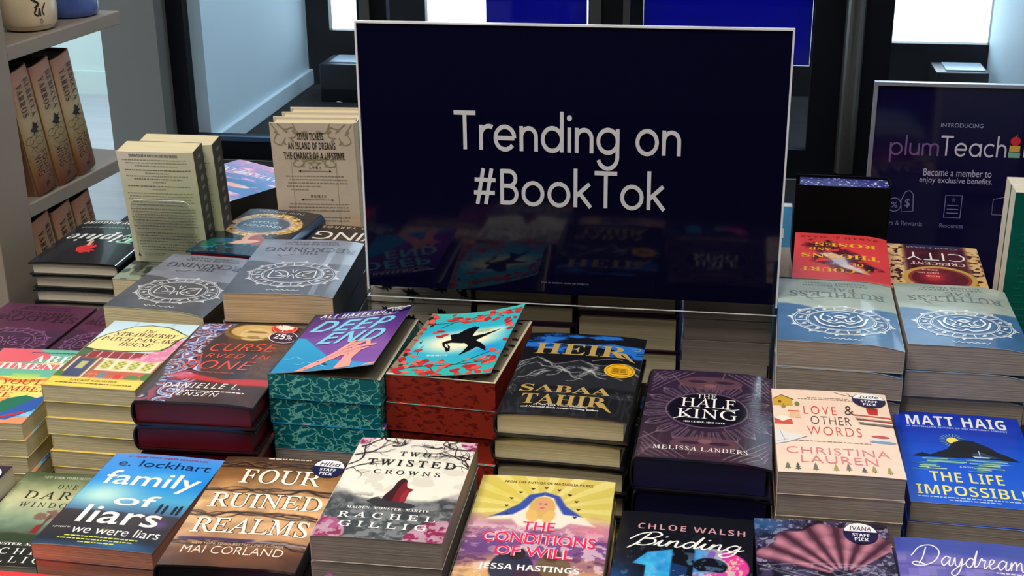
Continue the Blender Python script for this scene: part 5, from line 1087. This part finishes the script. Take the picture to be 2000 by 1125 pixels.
def ic(pts, w=.0014): v, f = stroke(pts, w, True); it.append((v, f, IC))
ic([(.122, .152), (.122, .190), (.148, .190), (.148, .152), (.122, .152)]); [ic([(.1265, z), (.1435, z)]) for z in (.160, .1665, .173)]; ic([(.135 + .0035 * math.cos(R(90 + 144 * k)), .1825 + .0038 * math.sin(R(90 + 144 * k))) for k in range(6)], .0009); flush()
ic([(.054, .159), (.052, .178), (.0575, .193), (.0645, .196), (.0705, .19), (.0725, .161), (.054, .159)]); it.extend(font_fit('$', .0585, .0665, .166, .182, IC)); ic([(.042 + .0105 * math.cos(R(a)), .171 + .0115 * math.sin(R(a))) for a in range(0, 361, 20)]); it.extend(font_fit('%', .037, .047, .166, .176, IC)); flush()
ic([(.197, .16), (.197, .186), (.222, .192), (.247, .186), (.247, .16), (.197, .16)])
flush()
frame_bars(-.006, W2 + .006, zb, zb + H2 + .004, .0055, -.004, .008).build('silver_rim', mat('brushed silver rim', (176, 178, 196), .3, .7), s2)
MB().box(-.006, W2 + .006, -.004, .09, 0, zb).build('base', mat('dark holder base', (20, 20, 30), .4), s2)

# ------------------------------------------------------------------ table
tb = empty('display_table', (-.31, 1.68, 0), 0, 'long dark display table carrying all the stacks of books', 'table')
DW = mat('dark stained wood', (44, 36, 32), .45, noise=((3, 40, 3), (30, 24, 22), .6))
x0, x1, y0, y1 = -.85, 1.22, -.76, .78
MB().box(x0, x1, y0, y1, TABLE - .04, TABLE).build('table_top', DW, tb, .003)
for sx in (x0 + .06, x1 - .06):
    for sy in (y0 + .06, y1 - .06): MB().box(sx - .035, sx + .035, sy - .035, sy + .035, 0, TABLE - .04).build('leg', DW, tb, .003)
MB().box(x0 + .095, x1 - .095, y0 + .05, y0 + .07, TABLE - .14, TABLE - .04).build('apron', DW, tb); MB().box(x0 + .095, x1 - .095, y1 - .07, y1 - .05, TABLE - .14, TABLE - .04).build('apron', DW, tb)

# ------------------------------------------------------------------ bookcase at the left
CA = math.atan2(.99542, .09558)
case = empty('bookcase', (-1.184, 2.132, 0), CA, 'taupe open-ended bookcase with mugs above two rows of tan spines', 'bookcase')
TAUPE = mat('taupe painted board', (158, 146, 134), .6, noise=((8, 8, 8), (150, 138, 126), .7))
S1, S2, S3 = Z(-.42), Z(-.695), Z(-.957)
MB().box(-.15, -.055, 0, .28, 0, 2.05).build('upright', TAUPE, case, .002)
MB().box(-.15, .309, .28, .295, 0, 2.05).build('back_panel', TAUPE, case)
for z in (S1, S2, S3, .28): MB().box(-.055, .309, 0, .28, z - .025, z).build('shelf', TAUPE, case, .002)
MB().box(-.055, .309, .01, .28, 0, .08).build('plinth', TAUPE, case)
MB().box(-.15, .309, 0, .28, 2.05, 2.08).build('top', TAUPE, case, .002)
CM = Matrix.Translation((-1.184, 2.132, 0)) @ Matrix.Rotation(CA, 4, 'Z')
def spine_art():
    c = Cover(nx=2, ny=2, H=100.); st = [(0, (168, 120, 104)), (18, (186, 150, 122)), (42, (192, 172, 128)), (62, (170, 150, 100)), (80, (150, 108, 70)), (100, (110, 66, 50))]
    for k in range(40):
        u = k * 2.5; col = [np.interp(u + 1.2, [q[0] for q in st], [q[1][i] for q in st]) for i in range(3)]; [c.P([(u, v), (u + 2.5, v), (u + 2.5, v + 7.5), (u, v + 7.5)], col) for v in np.arange(1, 98, 7.5)]
    d = (66, 48, 40)
    c.T('REBECCA', 8, 39, 56, 80, d, 'sb', sp=1.2); c.S([(8, 47), (39, 47)], .6, d); c.T('YARROS', 10, 36, 18, 42, d, 'sb', sp=1.2)
    c.P([(42, 50), (45, 62), (44, 76), (47, 64), (49, 74), (49.5, 60), (52, 66), (51, 50), (53, 40), (50, 44), (48, 30), (46, 44)], (26, 20, 22))
    for k, (x, y, a, b) in enumerate(((57, 66, 5, 22), (57, 38, 5, 20), (61, 52, 6, 26), (65, 30, 4, 14), (55, 20, 3, 14))): c.S([(x + a * math.cos(R(q)), y + b * math.sin(R(q))) for q in range(0, 361, 15)], .5, (112, 92, 52))
    c.T('FOURTH', 68, 91, 53, 80, (46, 32, 26), 'ss', sp=1.05); c.T('WING', 69, 85, 20, 47, (46, 32, 26), 'ss', sp=1.05); c.P([(92, 42), (96, 40), (96, 60), (92, 58)], (80, 40, 34))
    return c.deco
spn = spine_art()
plain = art_plain((60, 40, 34), (80, 56, 44), nx=20)
BM = Matrix(((0, 0, 1, 0), (1, 0, 0, 0), (0, 1, 0, 0), (0, 0, 0, 1)))
P3 = ('nearest', 'middle', 'farthest')
for row, (zs, ss, deco, grp) in enumerate(((S2, (-.013, .054, .120), spn, 'tan spines on the upper bookcase shelf'), (S3, (-.014, .055, .122), spn, 'tan spines on the lower bookcase shelf'))):
    for k, s in enumerate(ss):
        lab = f'{P3[k]} of three leaning tan hardcovers, spine out, on the upper bookcase shelf' if row == 0 else f'{P3[k]} of three tan hardcovers on the lower bookcase shelf, partly behind black book'
        b = make_book('hc', lab, .155, .228, .062, plain, 'black', spine=(150, 112, 84), group=grp, ink='satin', spine_deco=deco)
        b.matrix_world = CM @ Matrix.Translation((s, (.008 if row == 0 else .004) + .155 / 2, zs)) @ Matrix.Rotation(R(-10.7), 4, 'Y') @ Matrix.Translation((0, 0, .228 / 2)) @ BM
# mugs
def mug(label, s, y, r, h, prof, col, deco):
    m = empty('ceramic_mug', tuple(CM @ Vector((s, y, S1))), CA, label, 'mug')
    gl = mat(label.split(' mug')[0] + ' glaze', col, .25, coat=.4)
    MB().lathe(prof, 48).build('body', gl, m, smooth=True)
    hp = [(r * .96 + .03 * math.sin(R(a)), 0, h * .5 + h * .3 * math.cos(R(a))) for a in range(0, 181, 12)]
    o = MB().tube([(x, 0, z) for x, _, z in hp], .006).build('handle', gl, m, smooth=True); o.rotation_euler[2] = R(100)
    A = Acc()
    for pts, w, c in deco:
        v, f = stroke(smooth_line(pts, 6), w, True)
        a = R(-90) + v[:, 0] / r; A.add(np.stack([(r + .0006) * np.cos(a), (r + .0006) * np.sin(a), v[:, 1]], 1), f, c)
    A.mesh('painted_mark', INK['satin'], m)
r1, h1 = .05, .105
pm = lambda r, h: [(0, .001), (r * .6, 0), (r * .85, .004), (r * .97, .016), (r, .03), (r, h), (r - .004, h), (r - .004, .01), (0, .008)]
mk = (50, 42, 44)
mug('cream mug with black brush lettering on the top bookcase shelf', .1, .056, r1, h1, pm(r1, h1), (226, 206, 172), [([(-.042, .07), (-.036, .062), (-.03, .07), (-.034, .06)], .004, mk), ([(-.04, .058), (-.03, .05), (-.036, .044)], .004, mk), ([(-.034, .042), (-.038, .034), (-.032, .03), (-.029, .042), (-.028, .03)], .0028, mk), ([(-.018, .05), (-.024, .038), (-.022, .03)], .0026, mk), ([(-.03, .02), (-.028, .024), (-.025, .02), (-.028, .015), (-.03, .02)], .0014, (150, 120, 120))])
mug('blue mug with small dark spots on the top bookcase shelf', .245, .062, .05, .1, [(0, .001), (.042, 0), (.048, .004), (.05, .015), (.05, .1), (.046, .1), (.046, .01), (0, .008)], (72, 96, 168), [([(-.01, .05), (-.006, .047)], .007, (30, 40, 100)), ([(.002, .045), (.004, .044)], .004, (30, 40, 100)), ([(.001, .034), (.003, .034)], .003, (30, 40, 100))])

# ------------------------------------------------------------------ shop shell, entrance and street
def S(name, mb, m, parent=None, bevel=0.):
    o = mb.build(name, m, parent, bevel)
    if parent is None: o['kind'] = 'structure'
    return o
TALL = 3.6
FLOOR = mat('pale wood plank floor', (176, 178, 182), .35, noise=((1.2, 14, 1), (150, 152, 158), .8))
DARKF = mat('dark speckled entrance floor', (46, 45, 44), .75, spec=.2, noise=((9, 9, 9), (28, 28, 28), .5))
WALL = mat('white wall paint', (206, 208, 206), .7, noise=((3, 3, 3), (198, 200, 198), .8))
COOL = mat('pale grey-blue wall paint', (206, 222, 230), .6, noise=((3, 3, 3), (200, 217, 226), .8))
GREEN = mat('pale green-grey wall paint', (196, 212, 206), .7, noise=((3, 3, 3), (190, 206, 200), .8))
GREYP = mat('grey pillar paint', (126, 126, 122), .7, noise=((5, 5, 5), (120, 120, 117), .8))
FRAME = mat('dark navy anodised frame', (5, 8, 20), .45, spec=.25)
STEEL = mat('brushed steel', (110, 108, 106), .3, .9)
S('floor', MB().box(-5, 3.2, -3.2, 5.6, -.06, 0).box(-5, -2.4, 5.6, 6.9, -.06, 0), FLOOR)
S('added_dark_floor', MB().box(-2.3, 3.2, -3.2, 1.2, 0, .008), mat('charcoal light absorber', (40, 40, 44), .95, spec=.1, noise=((300, 300, 300), (30, 30, 34), .5)))  # unseen dark sheet, added to dim the sign's reflection and the floor bounce
S('floor_entrance', MB().box(-2.4, 3.2, 5.6, 7.3, -.06, 0), DARKF)
S('ceiling', MB().box(-5, 3.2, -3.2, 7.3, TALL, TALL + .06), WALL)
S('wall_back', MB().box(-5, 3.2, -3.26, -3.2, 0, TALL), mat('dark slate wall paint', (52, 52, 60), .8, noise=((3, 3, 3), (46, 46, 54), .8)))
S('wall_right', MB().box(3.2, 3.26, -3.26, 7.3, 0, TALL), WALL)
S('wall_left', MB().box(-5.06, -5, -3.26, 4.3, 0, TALL).box(-5.06, -5, 4.3, 6.7, 2.9, TALL).box(-5.06, -5, 4.3, 6.7, 0, .3).box(-5.06, -5, 6.7, 6.9, 0, TALL), WALL)
S('wall_far', MB().box(-5.06, -2.78, 6.8, 6.9, 0, TALL), GREEN)
S('baseboard_far', MB().box(-5, -2.78, 6.775, 6.8, 0, .125), GREEN)
S('wall_entrance_left', MB().box(-2.42, -2.31, 5.68, 7.17, 0, TALL), COOL)
S('baseboard_entrance_left', MB().box(-2.31, -2.285, 5.68, 7.17, 0, .085), COOL, None, .004)
S('wall_entrance_right', MB().box(1.30, 1.42, 5.68, 7.17, 0, TALL), COOL)
S('baseboard_entrance_right', MB().box(1.275, 1.30, 5.68, 7.17, 0, .085), COOL, None, .004)
S('pillar', MB().box(-2.70, -2.446, 5.5, 5.78, 0, TALL), GREYP)
S('trim_1', MB().box(-2.775, -2.705, 5.72, 5.8, 0, TALL), mat('white gloss trim', (240, 242, 244), .4))
def bay(name, x0, x1, y, stile_l, stile_r, z0, z1, rail=.12):
    """framed glass bay: stiles and rails in one mesh, the pane a part of it"""
    b = MB(); b.box(x0, x0 + stile_l, y - .03, y + .03, 0, z1); b.box(x1 - stile_r, x1, y - .03, y + .03, 0, z1); b.box(x0 + stile_l, x1 - stile_r, y - .03, y + .03, 0, z0); b.box(x0 + stile_l, x1 - stile_r, y - .03, y + .03, z1 - rail, z1)
    o = S(name, b, FRAME); MB().box(x0 + stile_l, x1 - stile_r, y - .003, y + .003, z0, z1 - rail).build('glass_pane', GLASS, o); return o
bay('window_1', -2.446, -1.535, 5.65, .077, .05, .10, TALL)
bay('door_1', -1.535, -.50, 5.65, .08, .075, .12, TALL)
bay('door_2', -.50, .60, 5.65, .075, .27, .12, TALL)
bay('window_2', .60, 3.2, 5.65, .04, .05, .10, TALL)
S('trim_2', MB().box(-.585, -.535, 5.585, 5.615, .1, TALL).box(-.445, -.418, 5.585, 5.615, .1, TALL), STEEL)
S('trim_3', MB().lathe([(.04, .05), (.04, TALL - .05)], 20, .485, 5.56), STEEL)
S('rail_sheen_bar', MB().box(-2.36, -1.59, 5.6, 5.625, .085, .105), mat('blue-grey painted sheen', (60, 92, 130), .3, .3))  # bar whose colour stands in for the blue sheen along the bottom rail
S('trim_4', MB().box(-1.565, -1.52, 5.585, 5.615, .1, TALL), STEEL)
bay('window_3', -2.31, -1.66, 7.2, .13, .33, .30, TALL)
bay('window_4', -1.66, -.745, 7.2, .02, .01, .20, TALL)
bay('window_5', -.745, .42, 7.2, .28, .01, .16, TALL)
bay('window_6', .42, 1.32, 7.2, .34, .02, .29, TALL)
bay('window_7', 1.42, 3.2, 7.2, .05, .05, .29, TALL)
wl = MB().box(-5.06, -5, 4.3, 4.36, .3, 2.9).box(-5.06, -5, 6.64, 6.7, .3, 2.9).build('added_side_window', FRAME); wl['kind'] = 'structure'  # unseen window, added so daylight reaches the side passage
MB().box(-5.035, -5.03, 4.36, 6.64, .3, 2.9).build('glass_pane', GLASS, wl)
# blue posters on the outer glass
def film(name, col):
    m = bpy.data.materials.new(name); m.use_nodes = True; nt = m.node_tree; b = nt.nodes['Principled BSDF']
    b.inputs['Base Color'].default_value = L4(col); b.inputs['Roughness'].default_value = .4
    t = nt.nodes.new('ShaderNodeBsdfTranslucent'); t.inputs[0].default_value = L4(col); x = nt.nodes.new('ShaderNodeMixShader'); x.inputs[0].default_value = .6
    nt.links.new(b.outputs[0], x.inputs[1]); nt.links.new(t.outputs[0], x.inputs[2]); nt.links.new(x.outputs[0], nt.nodes['Material Output'].inputs['Surface']); return m
BF = film('saturated blue window film', (4, 12, 150))
tag(MB().box(-1.30, -.76, 7.14, 7.15, .21, 3.4).build('window_poster', BF), 'deep blue poster on the entrance glass, left of the steel door edges', 'poster', 'blue window posters')
tag(MB().box(-.46, .405, 7.14, 7.15, .17, 3.4).build('window_poster', BF), 'wider deep blue poster on the entrance glass, right of the steel door edges', 'poster', 'blue window posters')
# little things on the entrance floor
BX = mat('black painted metal', (16, 20, 30), .3)
def floor_box(x0, x1, y0, y1, h, label):
    e = empty('floor_box', ((x0 + x1) / 2, (y0 + y1) / 2, 0), 0, label, 'box', 'black boxes on the entrance floor')
    hx, hy = (x1 - x0) / 2, (y1 - y0) / 2
    MB().box(-hx, hx, -hy, hy, 0, h).build('housing', BX, e, .006); MB().box(-hx * .6, hx * .9, -hy * .7, hy * .8, h, h + .006).build('lid', mat('grey lid', (150, 170, 190), .2), e)
floor_box(-2.12, -1.9, 6.75, 7.0, .2, 'black metal box with shiny lid on the entrance floor by left wall')
floor_box(1.0, 1.25, 6.8, 7.05, .22, 'black metal box with shiny lid on the entrance floor by right wall')
rr = random.Random(11); PAPER = mat('white paper', (225, 225, 220), .8)
for k, (x, y) in enumerate(((-2.02, 6.75), (-2.1, 6.45), (-1.92, 6.55), (-2.0, 6.2), (-2.08, 6.3), (-1.86, 6.3), (-2.16, 6.1), (-1.7, 6.6))):
    a = sorted(rr.uniform(0, 6.28) for _ in range(6)); s = rr.uniform(.012, .026)
    top = [(x + s * math.cos(q) * rr.uniform(.6, 1.2), y + s * math.sin(q) * rr.uniform(.6, 1.2)) for q in a]; n = 6
    V = [(p, q, .0005) for p, q in top] + [(p, q, .003) for p, q in top]
    tag(mesh('paper_scrap', V, [tuple(range(n))[::-1], tuple(range(n, 2 * n))] + [(i, (i + 1) % n, n + (i + 1) % n, n + i) for i in range(n)], PAPER), 'small white scrap lying on the dark entrance floor', 'litter', 'scraps on the entrance floor')
tag(MB().box(-2.3, 1.4, 4.3, 5.55, .0005, .012).build('entrance_mat', mat('black ribbed mat', (14, 15, 20), .9, bump=((2, 200, 2), .6)), None, .004), 'wide black mat on the shop floor in front of the entrance doors', 'mat')
S('ground', MB().box(-30, 30, 7.3, 60, -.1, -.03).box(-40, -5.1, -20, 60, -.1, -.03), mat('pale sunlit pavement', (225, 226, 226), .8, noise=((.6, .6, .6), (214, 215, 215), .7)))

# ------------------------------------------------------------------ light
def lamp(x, y, power, col, size=.6):
    e = empty('ceiling_light', (x, y, TALL - .03), 0, None, 'light', 'square ceiling lights')
    MB().box(-size / 2 - .02, size / 2 + .02, -size / 2 - .02, size / 2 + .02, .005, .03).build('housing', WALL, e)
    ld = bpy.data.lights.new('lamp', 'AREA'); ld.shape = 'SQUARE'; ld.size = size; ld.energy = power; ld.color = col
    o = bpy.data.objects.new('lamp', ld); link(o, e)
    return e
WARM = (1.0, .92, .81)
lamp(-1.5, .9, 55, WARM)['label'] = 'square ceiling light above the front left of the book table'
lamp(-.2, .5, 34, WARM)['label'] = 'square ceiling light above the front middle of the book table'
lamp(.9, 1.4, 16, (1, .93, .85))['label'] = 'square ceiling light right of the book table'
lamp(-1.0, -1.2, 40, WARM)['label'] = 'square ceiling light over the aisle behind the camera'
lamp(-.6, 6.5, 55, (.72, .88, 1.0))['label'] = 'square fill light added above the glazed entrance lobby'  # unseen lamp, added to brighten the pale lobby wall
lamp(-3.6, 5.4, 45, (.78, .9, 1.0))['label'] = 'square fill light added over the side passage beyond the bookcase'  # unseen lamp, added to brighten the passage floor and green wall
w = bpy.data.worlds.new('daylight'); SC.world = w; w.use_nodes = True
bg = w.node_tree.nodes['Background']; bg.inputs[0].default_value = (.80, .92, 1.0, 1); bg.inputs[1].default_value = 6.5
def portal(x, y, z, sx, sz, rot):
    ld = bpy.data.lights.new('daylight portal', 'AREA'); ld.shape = 'RECTANGLE'; ld.size = sx; ld.size_y = sz; ld.cycles.is_portal = True
    o = bpy.data.objects.new('daylight_portal', ld); o.location = (x, y, z); o.rotation_euler = rot; link(o)
portal(.45, 7.28, 1.85, 5.5, 3.4, (R(-90), 0, 0))
portal(-5.08, 5.5, 1.6, 2.4, 2.6, (R(90), 0, R(-90)))

# ------------------------------------------------------------------ camera
cd = bpy.data.cameras.new('camera'); cam = bpy.data.objects.new('camera', cd); link(cam)
r_c, u_c, f_c = Vector((.98727642, .15871157, -.00979362)), Vector((-.04776019, .35471474, .93375394)), Vector((-.1516715, .9214055, -.35778159))
m = Matrix.Identity(4)
for i in range(3): m[i][0], m[i][1], m[i][2] = r_c[i], u_c[i], -f_c[i]
m.translation = (0, 0, EYE)
cam.matrix_world = m
cd.sensor_width = 36; cd.lens = 36 * 2637.31 / 2000; cd.clip_start = .02
SC.camera = cam
vs = SC.view_settings
vs.view_transform = 'Standard'; vs.look = 'None'; vs.gamma = 1; vs.exposure = 0.0; vs.use_curve_mapping = False
